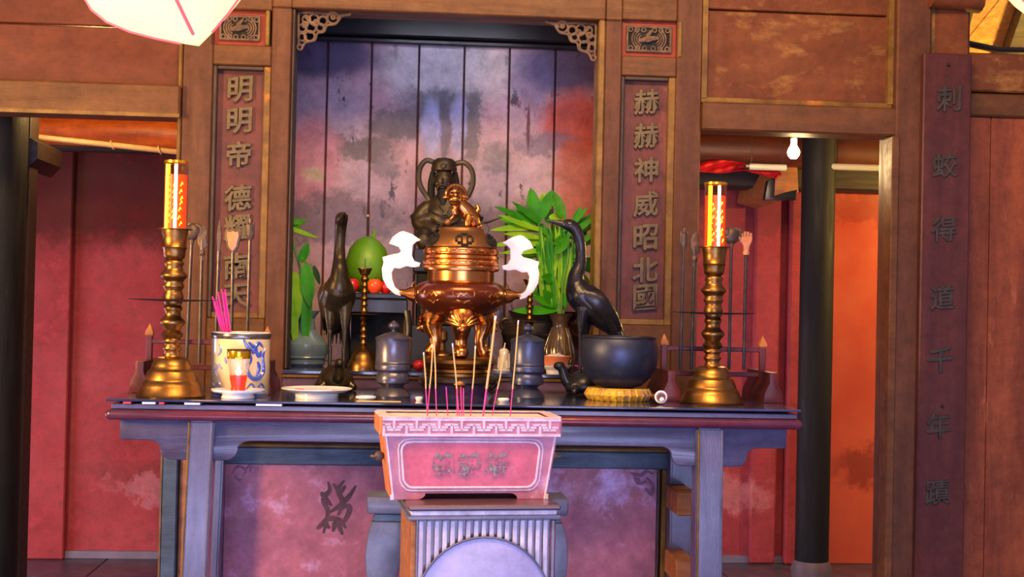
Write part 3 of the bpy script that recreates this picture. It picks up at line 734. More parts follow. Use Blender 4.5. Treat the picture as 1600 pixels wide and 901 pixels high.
# papers under the glass edge
for px, wpx, mm, lb in ((198, 12, 'paper_red', 'red paper slip under the glass at the left end of the table'), (232, 20, 'paper_white', 'white paper slip under the glass below the left brass candlestick'),
                        (252, 8, 'paper_red', 'small red paper slip under the glass right of the left candlestick middle'), (300, 24, 'paper_white', 'white paper slip under the glass in front of the blue and white pot'),
                        (420, 40, 'paper_white', 'long white paper slip under the glass before the white plate')):
    w = wpx*S(px, TF); o = MB().box(-w/2, w/2, 0, .06, 0, .0055).build('paper_slip', mm); o.location = (X(px, 632, TF), TF+.002, TZ-.013); tag(o, lb, 'paper')
MB().box(tx0-tcx+.02, tx1-tcx-.02, TF+.07-TF-.34, TB-TF-.34, TZ-.0134, TZ-.0071).build('glass_gap_fill', 'hole_black', tb)  # black filler stands in for the shaded gap under the glass

# ================================================================== OBJECTS ON THE TABLE
def base(px, Y, py=610): return Vector((X(px, py, Y), Y, TZ))
def lat(prof, ybase, k, seg=40):     # profile given in pixels: (half width, y)
    return [(r*k, (ybase-y)*k) for r, y in prof]

# ---- big brass candlesticks
def candlestick():
    k = S(267, 3.6)
    e = empty('brass_candlestick', base(267, 3.6))
    tag(e, 'tall turned brass candlestick with drip pan at the left end of the altar table', 'candlestick', 'tall brass candlesticks')
    yb = 622
    MB().lathe(lat([(0, 622), (52, 622), (53, 619), (50, 616), (46, 605), (43, 598), (40.5, 597), (40, 594), (36, 583), (34, 580), (31.5, 579), (30, 573), (26, 563), (20, 560), (14, 559)], yb, k)).build('stepped_foot', 'brass', e, ang=62)
    MB().lathe(lat([(14, 560), (12, 556), (11.5, 551), (14, 548), (14.5, 546), (12, 542), (11.5, 539), (14, 537), (15, 535), (12.5, 531), (15, 528), (17, 525), (15, 522), (12, 518), (14, 514),
                    (18, 509), (19.5, 506), (18, 502), (13, 497), (11.5, 490), (14, 486), (14.5, 483), (12, 479), (14, 476), (14, 473)], yb, k)).build('lower_stem', 'brass', e, ang=62)
    MB().lathe(lat([(12, 473.5), (30, 472.8), (66, 471), (68, 469.8), (66, 470), (30, 471), (12, 471.5)], yb, k), 48).build('drip_pan', 'dark_edge', e)
    MB().lathe(lat([(15, 471.5), (16, 466), (14, 460), (13, 456), (16, 451), (16.5, 448), (14, 444), (16, 440), (20, 436), (21, 433), (20, 430), (15, 425), (13, 419), (15, 415), (15, 412), (12.5, 408)], yb, k)).build('upper_stem', 'brass', e, ang=62)
    MB().lathe(lat([(12.5, 408), (16, 405), (17, 400), (17.5, 393), (19.5, 389), (18.5, 388), (19, 372), (20.5, 366), (20.5, 362), (26.5, 361), (26.5, 359.5), (19, 359.5), (18.5, 364), (0, 364)], yb, k)).build('candle_cup', 'brass', e, ang=62)
    return e, k
cs, ck = candlestick()
cs2 = dup(cs, base(1112, 3.69), 'tall turned brass candlestick with drip pan at the right end of the altar table')
cs2.scale = (1.0, 1.0, .985)
def candle(loc, k, label):
    e = empty('candle_lamp', loc)
    MB().lathe([(15.5*k, 0), (15.5*k, 88*k)], 32).build('red_candle', 'candle_red', e)
    g = MB()      # gold script painted up the candle
    for i in range(7):
        for s in range(3):
            a = R(-125+s*32+random.uniform(-8, 8)); z = (12+i*10+random.uniform(-2, 2))*k
            p = [(16*k*math.cos(a+t*.25), 16*k*math.sin(a+t*.25), z+dz*k) for t, dz in ((0, -3), (.5, 2), (1, 0), (.6, 4))]
            g.tube(p, .9*k, 5)
    g.build('gold_script', 'candle_gold', e)
    MB().tube([(-11*k, -10.6*k, 2*k), (-11*k, -10.6*k, 104*k)], 3.4*k, 8).build('light_strip', 'candle_gold', e)
    MB().tube([(2.5*k, -16.4*k, 2*k), (2.5*k, -16.4*k, 104*k)], 2.3*k, 8).build('light_strip', 'candle_light', e)
    MB().lathe([(17.8*k, 0), (17.8*k, 107*k), (18.3*k, 107*k), (18.3*k, 0)], 32).build('glass_tube', 'tube_glass', e)
    MB().lathe([(17.6*k, 106*k), (19*k, 106*k), (19*k, 110*k), (17.6*k, 110*k)], 32).build('rim', 'gold_rim', e)
    return tag(e, label, 'candle', 'electric candles in glass tubes')
candle(cs.location+Vector((0, 0, (622-363.6)*ck)), ck, 'glowing red and gold candle tube in the left brass candlestick')
candle(cs2.location+Vector((0, 0, (622-363.6)*ck*.985)), ck, 'glowing red and gold candle tube in the right brass candlestick')
for px, e in ((267, 4), (1113, 4)):
    l = at(px, 300, 3.45); light('candle_glow', 'POINT', (l.x, 3.47, l.z), .5, (1, .5, .15), size=.04)

# ---- weapon racks
RY = 3.86
def rack(pa, pb, label, pyt, rails, feet_y=TZ):
    xa, xb = X(pa, 560, RY), X(pb, 560, RY); k = S(pa, RY)
    e = empty('weapon_rack', ((xa+xb)/2, RY, TZ)); h = (xb-xa)/2
    zt = Z(pa, pyt, RY)-TZ
    for s in (-1, 1):
        MB().box(s*h-.009, s*h+.009, -.009, .009, .06, zt-.02, .002).build('post', 'rack_wood', e)
        MB().lathe([(.0, zt+.012), (.016, zt-.014), (.016, zt-.022), (.012, zt-.026), (.0, zt-.026)], 4, M=rotz(R(45)), c=(s*h, 0, 0)).build('finial', 'block_wood', e)
        f = MB(); f.prism([(s*h-.03, 0), (s*h-.026, .03), (s*h-.012, .06), (s*h-.012, .09), (s*h+.012, .09), (s*h+.012, .06), (s*h+.026, .03), (s*h+.03, 0)], -.13, .13, .003)
        f.build('foot', 'rack_wood', e)
    for py in rails:
        z = Z(pa, py, RY)-TZ
        MB().box(-h, h, -.006, .006, z-.008, z+.006, .002).build('rail', 'rack_wood', e)
    return tag(e, label, 'rack', 'weapon racks on the altar table')
rack(233, 417, 'small dark red weapon rack behind the left brass candlestick', 511, (532, 572))
rack(1037, 1191, 'small dark red weapon rack behind the right brass candlestick', 527, (543, 582))
def weapon(px0, py0, px1, py1, head, label):
    a, b = at(px0, py0, RY-.012), at(px1, py1, RY-.012)      # head centre, foot
    e = empty('ceremonial_weapon', b); d = a-b; k = S(px0, RY)
    MB().tube([(0, 0, 0), d], 2.6*k, 8).build('shaft', 'iron', e)
    m = MB()
    c = d
    if head == 'shield':
        P = [(0, 20), (6, 17), (12, 19), (13, 8), (10, -2), (9, -10), (4, -18), (0, -21)]; P2 = P + [(-x, z) for x, z in reversed(P[1:-1])]
        m.prism([(c.x+x*k, c.z+z*k) for x, z in P2], c.y-.004, c.y+.006, .002)
        n = MB().prism([(c.x+x*k*.72, c.z+z*k*.78) for x, z in P2], c.y-.009, c.y-.004, .002).build('carved_face', 'weapon_face', e)
    elif head == 'spear':
        m.tube([c+Vector((0, 0, z*k)) for z in (-30, -20, -8, 5, 20, 35, 50)], [4*k, 2.6*k, 3.6*k, 3*k, 4.4*k, 3.4*k, .5*k], 8, flat=.5, updir=(0, 1, 0))
    elif head == 'mace':
        m.lathe([(0, 18*k), (3*k, 17*k), (3*k, 10*k), (6*k, 8*k), (6.5*k, -8*k), (4.5*k, -12*k), (3*k, -16*k)], 8, c=tuple(c))
        for s in (-1, 1): m.box(c.x+s*5*k-.003, c.x+s*5*k+.003, c.y-.005, c.y+.005, c.z-8*k, c.z+12*k, .001)
    elif head == 'blade':
        P = [(-4, -32), (-3, -12), (-7, -4), (-8, 8), (-4, 18), (4, 24), (8, 14), (6, 2), (9, -8), (3, -14), (4, -32)]
        m.prism([(c.x+x*k, c.z+z*k) for x, z in P], c.y-.004, c.y+.004, .0015)
        m.ell(c+Vector((0, 0, -20*k)), (5*k, 4*k, 6*k), seg=12)
    elif head == 'dragon':
        m.ell(c+Vector((0, 0, 4*k)), (12*k, 8*k, 14*k), seg=14); m.torus(c+Vector((6*k, 0, 6*k)), 8*k, 3.5*k, rotx(R(90)), 16, 7)
        m.ell(c+Vector((-8*k, -.004, 8*k)), (5*k, 5*k, 7*k), seg=10); m.tube([c+Vector((0, 0, -16*k)), c], [3*k, 5*k], 8)
    elif head == 'hand':
        m.prism([(c.x+x*k, c.z+z*k) for x, z in ((-4, -16), (-5, -8), (-9, 0), (-9, 6), (9, 6), (9, 0), (5, -8), (4, -16))], c.y-.006, c.y+.006, .003)
        for i, h in enumerate((11, 14, 14, 12)): m.tube([c+Vector(((-7+i*4.6)*k, 0, 3*k)), c+Vector(((-7+i*4.6)*k, -.003, h*k))], 2.2*k, 7)
        m.tube([c+Vector((-8*k, 0, -2*k)), c+Vector((-12*k, -.004, 6*k))], 2.2*k, 7)
        m.lathe([(5*k, -22*k), (5.5*k, -18*k), (4*k, -14*k)], 10, c=tuple(c))
    m.build('head', 'weapon_face' if head in ('hand',) else 'weapon_head', e)
    return tag(e, label, 'weapon', 'ceremonial polearms in the racks')
zl = 572
weapon(300, 366, 291, 567, 'dragon', 'ceremonial polearm with round dragon head just right of the left candlestick')
weapon(316, 375, 311, 567, 'blade', 'ceremonial polearm with curved dark blade, second from the left candle')
weapon(342, 392, 336, 567, 'spear', 'slim spear-tipped polearm rising behind the pink incense bundle')
weapon(364, 376, 361, 567, 'shield', 'polearm with shield-shaped copper face in the middle of the left rack')
weapon(391, 359, 385, 567, 'mace', 'polearm with narrow mace head, rightmost in the left rack')
weapon(1069, 373, 1063, 577, 'mace', 'polearm with narrow mace head, leftmost in the right rack')
weapon(1086, 384, 1080, 577, 'blade', 'polearm with dark blade close left of the right candlestick')
weapon(1143, 372, 1139, 577, 'dragon', 'polearm with green-brown dragon head close right of the right candlestick')
weapon(1166, 376, 1162, 577, 'hand', 'polearm topped by a carved open hand, rightmost in the right rack')

# ---- blue and white pot with incense, glass on a footed dish
k = S(375, 3.715); vp = empty('incense_pot', base(375, 3.715))
MB().lathe([(0, 0), (43.5*k, 0), (45*k, .004), (45*k, 97*k), (43*k, 97*k), (42*k, 6*k), (0, 6*k)], 48).build('pot_body', 'vase_cream', vp)
MB().torus((0, 0, 97*k), 44.5*k, 1*k, None, 48, 8).build('rim_lip', 'porcelain', vp)
MB().lathe([(45.3*k, 88*k), (45.9*k, 89*k), (45.9*k, 96*k), (45.2*k, 97*k)], 48).build('metal_band', 'steel_rim', vp)
def wrapst(L_, r, k, Rr, name, mm, par):
    m = MB()
    for pts in L_:
        q = smooth_pts([(Rr*math.sin(R(a)), -Rr*math.cos(R(a)), z*k) for a, z in pts], 4)
        q = [Vector((p.x, p.y, 0)).normalized()*Rr + Vector((0, 0, p.z)) for p in q]
        n = len(q); m.tube(q, [r*k*(.35+.65*math.sin(math.pi*(i+.5)/n)) for i in range(n)], 6)
    m.build(name, mm, par)
wrapst([[(12, 88), (20, 76), (30, 70), (42, 82), (55, 76)], [(20, 74), (28, 58), (20, 44), (28, 30), (45, 28), (58, 40), (55, 60), (62, 74)], [(30, 66), (38, 72), (30, 78), (22, 84)],
        [(35, 76), (44, 62), (50, 70)], [(40, 32), (46, 44), (42, 54)], [(12, 62), (20, 66), (26, 60)]], 3.6, k, 44.6*k, 'painted_dragon', 'cobalt', vp)
wrapst([[(-70, 4), (-40, 3), (-10, 3), (20, 3), (50, 3), (75, 4)], [(20, 12), (30, 20), (40, 10), (52, 20), (64, 10)]], 2.2, k, 44.9*k, 'painted_border', 'cobalt', vp)
wrapst([[(-40, 80), (-34, 70), (-42, 62)], [(-52, 50), (-42, 46), (-50, 38), (-44, 30)], [(-38, 50), (-30, 42)], [(-60, 20), (-50, 14), (-40, 22), (-30, 12)], [(-25, 60), (-20, 50)]], 2.4, k, 44.8*k, 'painted_cloud', 'cobalt_faint', vp)
tag(vp, 'cream pot with cobalt blue dragon, holding pink incense, on the left of the table', 'pot')
bm_loc = vp.location
first = None
for i in range(12):
    a = random.uniform(0, 6.28); rr = random.uniform(0, .012)
    foot = Vector((-.008+rr*math.cos(a), rr*math.sin(a), 8*k)); top = Vector((-.083+i*.0032+random.uniform(-.003, .003), -.01+random.uniform(-.012, .012), (140+random.uniform(0, 28))*k))
    e = empty('incense_stick', bm_loc+foot)
    MB().tube([(0, 0, 0), (top-foot)*.985], 1.25*k, 6).build('stem', 'pink_stick', e)
    tag(e, 'bright pink incense stick in the leaning bundle in the blue and white pot', 'incense', 'pink incense sticks in the pot')
k = S(372, 3.58); fd = empty('footed_dish', base(372, 3.585))
MB().lathe([(0, 0), (25*k, 0), (26*k, 1*k), (24*k, 6*k), (40*k, 11*k), (42*k, 14*k), (41*k, 14.5*k), (24*k, 10*k), (0, 9*k)], 40).build('dish', 'porcelain', fd)
tag(fd, 'white footed dish under the red candle glass', 'dish')
gl = empty('candle_glass', fd.location+Vector((0, -.0, 9.2*k)))
MB().lathe([(0, 0), (12*k, 0), (12.5*k, 3*k), (11*k, 8*k), (14*k, 28*k), (18*k, 52*k), (18*k, 67*k), (17.2*k, 67*k), (17.2*k, 52*k), (13*k, 28*k), (10*k, 8*k), (0, 6*k)], 32).build('glass', 'clear_glass', gl)
MB().lathe([(0, 3*k), (11.5*k, 3*k), (10.6*k, 9*k), (13.2*k, 22*k), (13.5*k, 27*k), (0, 26*k)], 24).build('red_wax', 'red_wax', gl)
MB().lathe([(18.3*k, 53*k), (18.5*k, 54*k), (18.5*k, 64*k), (18.3*k, 65*k)], 32).build('gold_band', 'gold_rim', gl)
MB().lathe([(18*k, 65*k), (18.6*k, 65*k), (18.6*k, 67*k), (17.2*k, 67.5*k)], 32).build('dark_rim', 'dark_edge', gl)
MB().lathe([(0, 27*k), (2.5*k, 29*k), (4*k, 33*k), (0, 42*k)], 12).build('flame', 'candle_light', gl)
tag(gl, 'small gold-rimmed glass with red wax burning in front of the cream pot', 'candle')

# ---- white plate, tea dishes
k = S(495, 3.66)
e = empty('white_plate', base(495, 3.66))
MB().lathe([(0, 0), (33*k, 0), (34*k, 7*k), (45*k, 9*k), (55*k, 14*k), (55*k, 15*k), (44*k, 11*k), (0, 9*k)], 48).build('plate', 'porcelain', e)
m = MB()
for i, (a, b) in enumerate(((-.05, .02), (.03, -.04), (.055, .0), (-.02, -.05))):
    m.box(a-.012, a+.012, b-.004, b+.004, 11.5*k, 12.5*k)
m.build('painted_marks', 'paper_red', e)
tag(e, 'empty white porcelain plate on the table in front of the left crane', 'plate')
for px, w_, lb in ((572, 16, 'flat white saucer between the plate and the left pewter jar'), (787, 9, 'tiny white cup in front of the right pewter jar'),
                   (655, 6, 'tiny white saucer left of the censer base')):
    e = empty('white_saucer', base(px, 3.6)); k = S(px, 3.6)
    MB().lathe([(0, 0), (w_*.7*k, 0), (w_*k, 3.5*k), (w_*k, 6*k), (w_*.9*k, 6*k), (w_*.6*k, 3*k), (0, 2.5*k)], 28).build('bowl', 'porcelain', e)
    tag(e, lb, 'dish')

# ---- pewter jars
def jar(px, Y, m, label, s=1):
    k = S(px, Y)*s; e = empty('pewter_jar', base(px, Y))
    yb = 622
    MB().lathe(lat([(0, 622), (28, 622), (28.5, 618), (25, 612), (20, 607), (17, 604), (19, 601), (26, 598), (27, 592), (25, 586), (23, 582), (24, 580), (27.5, 578), (28, 572), (27, 570), (28, 567),
                    (27, 565), (27, 534), (27.5, 531)], yb, k)).build('body', m, e)
    MB().lathe(lat([(28, 531.5), (28.5, 529), (26, 527), (14, 522), (6, 520), (3, 518), (3, 516), (7, 514), (9, 511), (8, 507), (4, 504), (0, 501)], yb, k)).build('lid', m, e)
    return tag(e, label, 'jar', 'pewter incense jars')
jar(613, 3.70, 'pewter', 'grey lidded pewter jar standing left of the copper censer')
jar(823, 3.74, 'pewter_blue', 'dark bluish lidded pewter jar standing right of the copper censer', .98)

# ---- copper censer
CY = 3.86; k = S(716, CY); cb = base(716, CY)
stn = empty('censer_stand', cb)
m = MB()      # carved wood base with openings between short legs
m.lathe(lat([(60, 602), (63, 599), (63, 594), (58, 591), (56, 591)], 621, k), 48)
m.lathe(lat([(0, 593), (58, 593), (58, 601), (0, 601)], 621, k), 48)
m.build('wooden_ring', 'urn_bronze', stn)
for i in range(5):
    a = R(-90+72*i)
    q = [(r*k*math.cos(a), r*k*math.sin(a), z*k) for r, z in ((54, 24), (60, 18), (52, 8), (56, 3))]
    MB().tube(smooth_pts(q, 4), lerp_list([11*k, 9*k, 6*k, 7*k], 4), 10, flat=.5).build('cabriole_leg', 'copper_dull' if i == 0 else 'urn_bronze', stn).location = (0, 0, .004)
MB().lathe(lat([(0, 621), (44, 621), (40, 602), (0, 602)], 621, k), 40).build('core', 'purple_wood', stn)
MB().lathe(lat([(0, 592), (48, 592), (50, 590), (50, 586), (53, 584), (52, 580), (49, 578), (54, 575), (57, 570), (56, 565), (52, 562), (0, 562)], 621, k), 48).build('brass_plinth', 'brass', stn)
tag(stn, 'round wooden and brass stand under the copper censer', 'stand')
cen = empty('copper_censer', cb+Vector((0, 0, (621-562)*k+.0005))); zb = 562
def cl(prof): return lat(prof, zb, k)
MB().lathe(cl([(0, 503), (22, 501), (44, 496), (58, 489), (67, 481), (72, 472), (73.5, 464), (72, 456), (66, 449), (56, 445), (50, 443), (0, 443)]), 64).build('bowl', 'copper_dark', cen)
MB().lathe(cl([(52, 444), (52, 429), (54, 428), (0, 428)]), 64).build('neck', 'copper', cen)
MB().lathe(cl([(54, 428.5), (59, 427.5), (60, 424), (59.5, 421), (57.5, 420), (58.5, 419), (58.5, 412), (57, 411), (59, 409), (59, 405), (57, 404), (56, 403), (57.5, 402), (57.5, 394), (55, 391.5), (0, 391.5)]), 64).build('lid_bands', 'copper', cen)
hl = MB()      # raised square bosses round the bands
for i in range(24):
    a = 2*math.pi*i/24
    for y in (398, 415.5):
        t = bmesh.new(); bmesh.ops.create_cube(t, size=1)
        bmesh.ops.bevel(t, geom=t.edges[:], offset=.15, segments=1, affect='EDGES')
        hl.join(t, rotz(a) @ Matrix.Translation((57.6*k, 0, (zb-y)*k)) @ Matrix.Diagonal((2.4*k, 12.5*k, 6*k, 1)))
hl.build('band_bosses', 'copper', cen)
MB().lathe(cl([(56, 391.6), (55.5, 389), (52, 380), (46, 374), (40, 370), (37, 368), (35, 366), (34, 362), (28, 360), (0, 359.5)]), 64).build('lid_dome', 'copper_dull', cen)
for ang in (-87, -150, -30, 30, 90, 150):       # pierced medallions
    m = MB(); A = R(ang+90)
    for (u, v, w_, h_) in ((-5, 5, 3, 1.3), (5, 5, 3, 1.3), (-5, -5, 3, 1.3), (5, -5, 3, 1.3), (0, 8, 4, 1), (0, -8, 4, 1), (-9, 0, 1.2, 3), (9, 0, 1.2, 3), (-3, 2, 1, 2.4), (3, 2, 1, 2.4), (-3, -2, 1, 2.4), (3, -2, 1, 2.4)):
        m.box((u-w_)*k, (u+w_)*k, -1*k, 1*k, (v-h_)*k, (v+h_)*k)
    o = m.build('pierced_medallion', 'hole_black', cen); y_ = 380.5; o.scale = (1.4, 1.4, 1.25)
    o.location = (52*k*math.sin(A), -52*k*math.cos(A), (zb-y_)*k); o.rotation_euler = (R(-32), 0, A)
for ang in range(-120, 240, 40):      # cartouche outlines on the bowl
    A = R(ang+90-8); m = MB()
    P = [(-17, 2), (-15, 8), (-11, 9), (-9, 13), (9, 13), (11, 9), (15, 8), (17, 2), (14, -5), (9, -8), (4, -9), (0, -13), (-4, -9), (-9, -8), (-14, -5), (-17, 2)]
    q = []
    for u, v in P:
        z = 466-v
        r = 73.5 if abs(v) < 4 else (71.3 if v > 0 and v < 10 else (67.5 if v >= 10 else 70.6 if v > -9.5 else 67.8))
        a = A+u/73; q.append((r*k*math.sin(a), -r*k*math.cos(a), (zb-z)*k))
    m.tube(q, .9*k, 6); m.build('cartouche', 'copper', cen)
    m = MB(); m.tube([(73*k*math.sin(A+u/73), -73*k*math.cos(A+u/73), (zb-466+v)*k) for u, v in ((-9, -3), (-5, 3), (0, -1), (4, 4), (9, -2))], 1.5*k, 6); m.build('cartouche_relief', 'copper', cen)
# handles
HP = [(265, 105), (345, 130), (430, 185), (385, 205), (355, 235), (350, 330), (375, 380), (430, 395), (420, 430), (370, 440), (300, 430), (240, 455), (190, 450), (170, 490), (175, 550), (200, 620), (260, 670),
      (255, 705), (200, 690), (130, 630), (85, 550), (75, 460), (90, 400), (78, 350), (160, 325), (230, 310), (248, 290), (225, 255), (135, 225), (170, 160), (230, 115)]
for s in (-1, 1):
    poly = []
    for x, y in HP:
        u = (x-805)/5.926; v = 350+y/5.926 + (0 if s < 0 else 1.5)
        poly.append(((u if s < 0 else -u)*k, (zb-v)*k))
    if s > 0: poly.reverse()
    MB().prism(poly, -5*k, 5*k, 1.4*k).build('white_handle', 'white_handle', cen)['label'] = 'white openwork handle'
    MB().tube([(s*66*k, 0, (zb-466)*k), (s*78*k, 0, (zb-465)*k), (s*86*k, 0, (zb-464)*k), (s*95*k, 0, (zb-464)*k)], [13*k, 11*k, 6*k, 5.5*k], 16).build('handle_socket', 'copper', cen)
    MB().tube(smooth_pts([(s*76*k, 0, (zb-456)*k), (s*74*k, 0, (zb-449)*k), (s*71*k, 0, (zb-446)*k)], 3), 1.3*k, 6).build('chain_hook', 'copper_dull', cen)
# three legs with lion masks
for i, a in enumerate((-90, 30, 150)):
    ca, sa = math.cos(R(a+(4 if i else 2))), math.sin(R(a))
    q = [(r*k*ca, r*k*sa, (zb-y)*k) for r, y in ((40, 490), (47, 505), (45, 520), (41, 532), (42, 545), (47, 554), (50, 561))]
    rr = [21*k, 19*k, 14*k, 10*k, 9.5*k, 12*k, 9*k]
    if i:
        ca *= 1.0
    lg = MB(); lg.tube(smooth_pts(q, 4), lerp_list(rr, 4), 16); lg = lg.build('leg', 'copper', cen)
    m = MB()
    for j in range(9):     # mane flare
        b = R(-80+20*j); tx = Vector((-sa, ca, 0))
        p0 = Vector((48*k*ca, 48*k*sa, (zb-514)*k)) + Vector((ca, sa, 0))*15*k
        p1 = p0 + tx*math.sin(b)*25*k + Vector((0, 0, 1))*(4+17*math.cos(b))*k - Vector((ca, sa, 0))*abs(math.sin(b))*8*k
        m.tube([p0, (p0+p1)/2+Vector((ca, sa, 0))*3*k, p1], [3*k, 3.6*k, 2*k], 8)
    m.ell(Vector((61*k*ca, 61*k*sa, (zb-516)*k)), (9*k, 9*k, 10*k), seg=14)
    m.ell(Vector((70*k*ca, 70*k*sa, (zb-519)*k)), (4*k, 4*k, 4*k), seg=10)
    for sg in (-1, 1): m.ell(Vector((68*k*ca, 68*k*sa, (zb-512)*k))+tx*sg*5*k, (2.6*k, 2.6*k, 2.6*k), seg=8)
    m.build('lion_mask', 'copper', lg)
# guardian lion finial
ln = MB()
def e3(u, y, w_, r, rot=None): ln.ell(((u-716)*k, w_*k, (zb-y)*k), (r[0]*k, r[1]*k, r[2]*k), rot, 16)
e3(705, 311, -6, (14, 13, 15)); e3(703, 318, -16, (10, 9, 7)); e3(703, 323, -14, (8, 8, 4)); e3(703, 305, -16, (8, 6, 4)); e3(692, 306, -3, (5, 4, 7)); e3(719, 312, -2, (6, 5, 8)); e3(688, 314, -4, (4, 3, 3))
for j in range(9):
    a = R(20+j*20); e3(705+14*math.cos(a), 308-13*math.sin(a), 0, (4.5, 5, 4.5))
ln.tube([((710-716)*k, -2*k, (zb-322)*k), ((722-716)*k, 0, (zb-334)*k), ((733-716)*k, 2*k, (zb-348)*k), ((737-716)*k, 2*k, (zb-357)*k)], [11*k, 12*k, 12*k, 9*k], 14)
ln.tube([((706-716)*k, -10*k, (zb-325)*k), ((703-716)*k, -14*k, (zb-334)*k), ((705-716)*k, -15*k, (zb-342)*k)], [6*k, 5*k, 3.5*k], 10)
ln.tube([((706-716)*k, -10*k, (zb-340)*k), ((698-716)*k, -14*k, (zb-348)*k), ((693-716)*k, -16*k, (zb-352)*k)], [4*k, 3.2*k, 3.5*k], 10)
ln.tube([((726-716)*k, -8*k, (zb-342)*k), ((724-716)*k, -12*k, (zb-352)*k), ((724-716)*k, -12*k, (zb-359)*k)], [7*k, 5*k, 5*k], 10)
ln.tube([((738-716)*k, 0, (zb-348)*k), ((742-716)*k, 4*k, (zb-355)*k), ((742-716)*k, 2*k, (zb-361)*k)], [6*k, 6*k, 5*k], 10)
ln.tube([((734-716)*k, 8*k, (zb-340)*k), ((742-716)*k, 12*k, (zb-330)*k), ((738-716)*k, 12*k, (zb-322)*k)], [4*k, 5*k, 3*k], 8)
ln = ln.build('guardian_lion', 'copper', cen); remesh(ln, 1.3*k, 2)
m = MB().ell(((694-716)*k, -16*k, (zb-353)*k), (6*k, 6*k, 6*k), seg=14).build('ball', 'copper_dull', ln)
m = MB()
for u in (699, 709): m.ell(((u-716)*k, -20.5*k, (zb-308)*k), (2*k, 1.8*k, 2*k), seg=10)
m.tube([((696-716)*k, -23*k, (zb-321)*k), ((704-716)*k, -25.5*k, (zb-322)*k), ((711-716)*k, -23*k, (zb-321)*k)], 1.3*k, 6)
m.build('eyes_and_mouth', 'hole_black', ln)
tag(cen, 'large copper tripod censer with white handles and lion on its lid, centre of the altar', 'censer')

# ---- cranes on tortoises
def crane(loc, rz, label, m='crane_dark', lift=0):
    k = .00197; e = empty('bronze_crane', loc, rz)
    b = MB()
    hd = (lambda x, z: (x, z))
    b.tube(smooth_pts([(x*k, 0, z*k) for x, z in ((-34, 268), (-24, 262), (-16, 246), (-13, 225), (-14, 205), (-20, 188), (-20, 170))], 4), [r*k for r in lerp_list([10, 10, 9, 8.5, 10, 13, 16], 4)], 14)
    b.ell((-34*k, 0, 268*k), (13*k, 9*k, 9*k))
    b.tube(smooth_pts([(x*k, 0, z*k) for x, z in ((-22, 180), (-14, 160), (6, 142), (28, 122), (48, 100), (58, 84))], 4), [r*k for r in lerp_list([12, 24, 27, 22, 12, 3], 4)], 18)
    for s in (-1, 1):
        b.tube([((-4+s*5)*k, s*11*k, 135*k), ((-6+s*6)*k, s*11*k, 112*k), ((-6+s*7)*k, s*11*k, 92*k)], [12*k, 8*k, 4*k], 12)
    o = b.build('body', m, e); remesh(o, 1.6*k, 2)
    MB().tube([(-44*k, 0, 269*k), (-58*k, 0, 272*k), (-72*k, 0, 274*k)], [5.5*k, 3.5*k, .8*k], 8).build('beak', m, e)
    for s in (-1, 1): MB().ell((-38*k, s*7.5*k, 271*k), (2*k, 1.8*k, 2*k), seg=8).build('eye', 'hole_black', e)
    for s in (-1, 1):
        w_ = MB().tube(smooth_pts([(-10*k, s*22*k, 158*k), (12*k, s*25*k, 146*k), (36*k, s*18*k, 118*k), (52*k, s*8*k, 92*k)], 4), [r*k for r in lerp_list([8, 15, 12, 4], 4)], 12, flat=.35, updir=(0, 1, 0)).build('wing', m, e)
        for j in range(7):
            f = MB(); t = j/6
            f.tube([((4+t*20)*k, s*(27-t*5)*k, (152-t*12-j*3)*k), ((28+t*14)*k, s*(23-t*6)*k, (130-t*16-j*3)*k), ((50+t*4-(6-j)*1.5)*k, s*(11-t*3)*k, (104-t*16-(6-j)*3)*k)], [3*k, 4.6*k, 1.2*k], 7, flat=.5, updir=(0, 1, 0))
            f.build('feather', m, w_)
        lg = MB().tube([((-6+s*7)*k, s*11*k, 98*k), ((-6+s*7)*k, s*11*k, 70*k), ((-5+s*7)*k, s*10*k, 66*k), ((-6+s*7)*k, s*10*k, 34*k)], [4.5*k, 2.7*k, 3.6*k, 3*k], 10).build('leg', m, e)
    for j in range(5):
        t = MB(); t.tube([((40+j*2)*k, (j-2)*5*k, (112-j)*k), ((52+j*2)*k, (j-2)*6*k, 92*k), ((56-abs(j-2)*2)*k, (j-2)*6*k, 70*k)], [6*k, 5*k, 1.5*k], 8, flat=.5, updir=(0, 1, 0)).build('tail_feather', m, e)
    # tortoise
    t = MB(); t.lathe([(30*k, 8*k), (31*k, 12*k), (28*k, 22*k), (20*k, 32*k), (10*k, 38*k), (0, 40*k)], 24, sx=1.15, sy=.95)
    sh_ = t.build('tortoise_shell', m, e)
    t = MB(); t.tube(smooth_pts([(-22*k, 0, 12*k), (-33*k, 0, 22*k), (-38*k, 0, 36*k), (-42*k, 0, 44*k)], 4), [r*k for r in lerp_list([11, 9, 7.5, 7], 4)], 12)
    t.ell((-44*k, 0, 44*k), (10*k, 7.5*k, 7*k)); t.ell((-20*k, 0, 10*k), (14*k, 18*k, 9*k)); t.ell((5*k, 0, 8*k), (30*k, 25*k, 8*k))
    for sx in (-22, 24):
        for sy in (-1, 1):
            t.tube([(sx*.8*k, sy*16*k, 12*k), (sx*k, sy*24*k, 6*k), (sx*1.2*k, sy*28*k, 4*k)], [8*k, 7*k, 4.5*k], 10)
    t.tube([(30*k, 0, 9*k), (44*k, 0, 4*k)], [5*k, 1.5*k], 8)
    o = t.build('tortoise', m, e); remesh(o, 1.6*k, 2)
    return tag(e, label, 'crane statue', 'bronze cranes on tortoises')
crane(base(524, 4.0)+Vector((0, 0, .001)), R(100), 'bronze crane facing the viewer on a tortoise, left of the copper censer', 'crane_lit')
crane(base(916, 3.98)+Vector((0, 0, .001)), R(4), 'dark bronze crane in profile facing left, behind the black bowl', 'crane_dark')

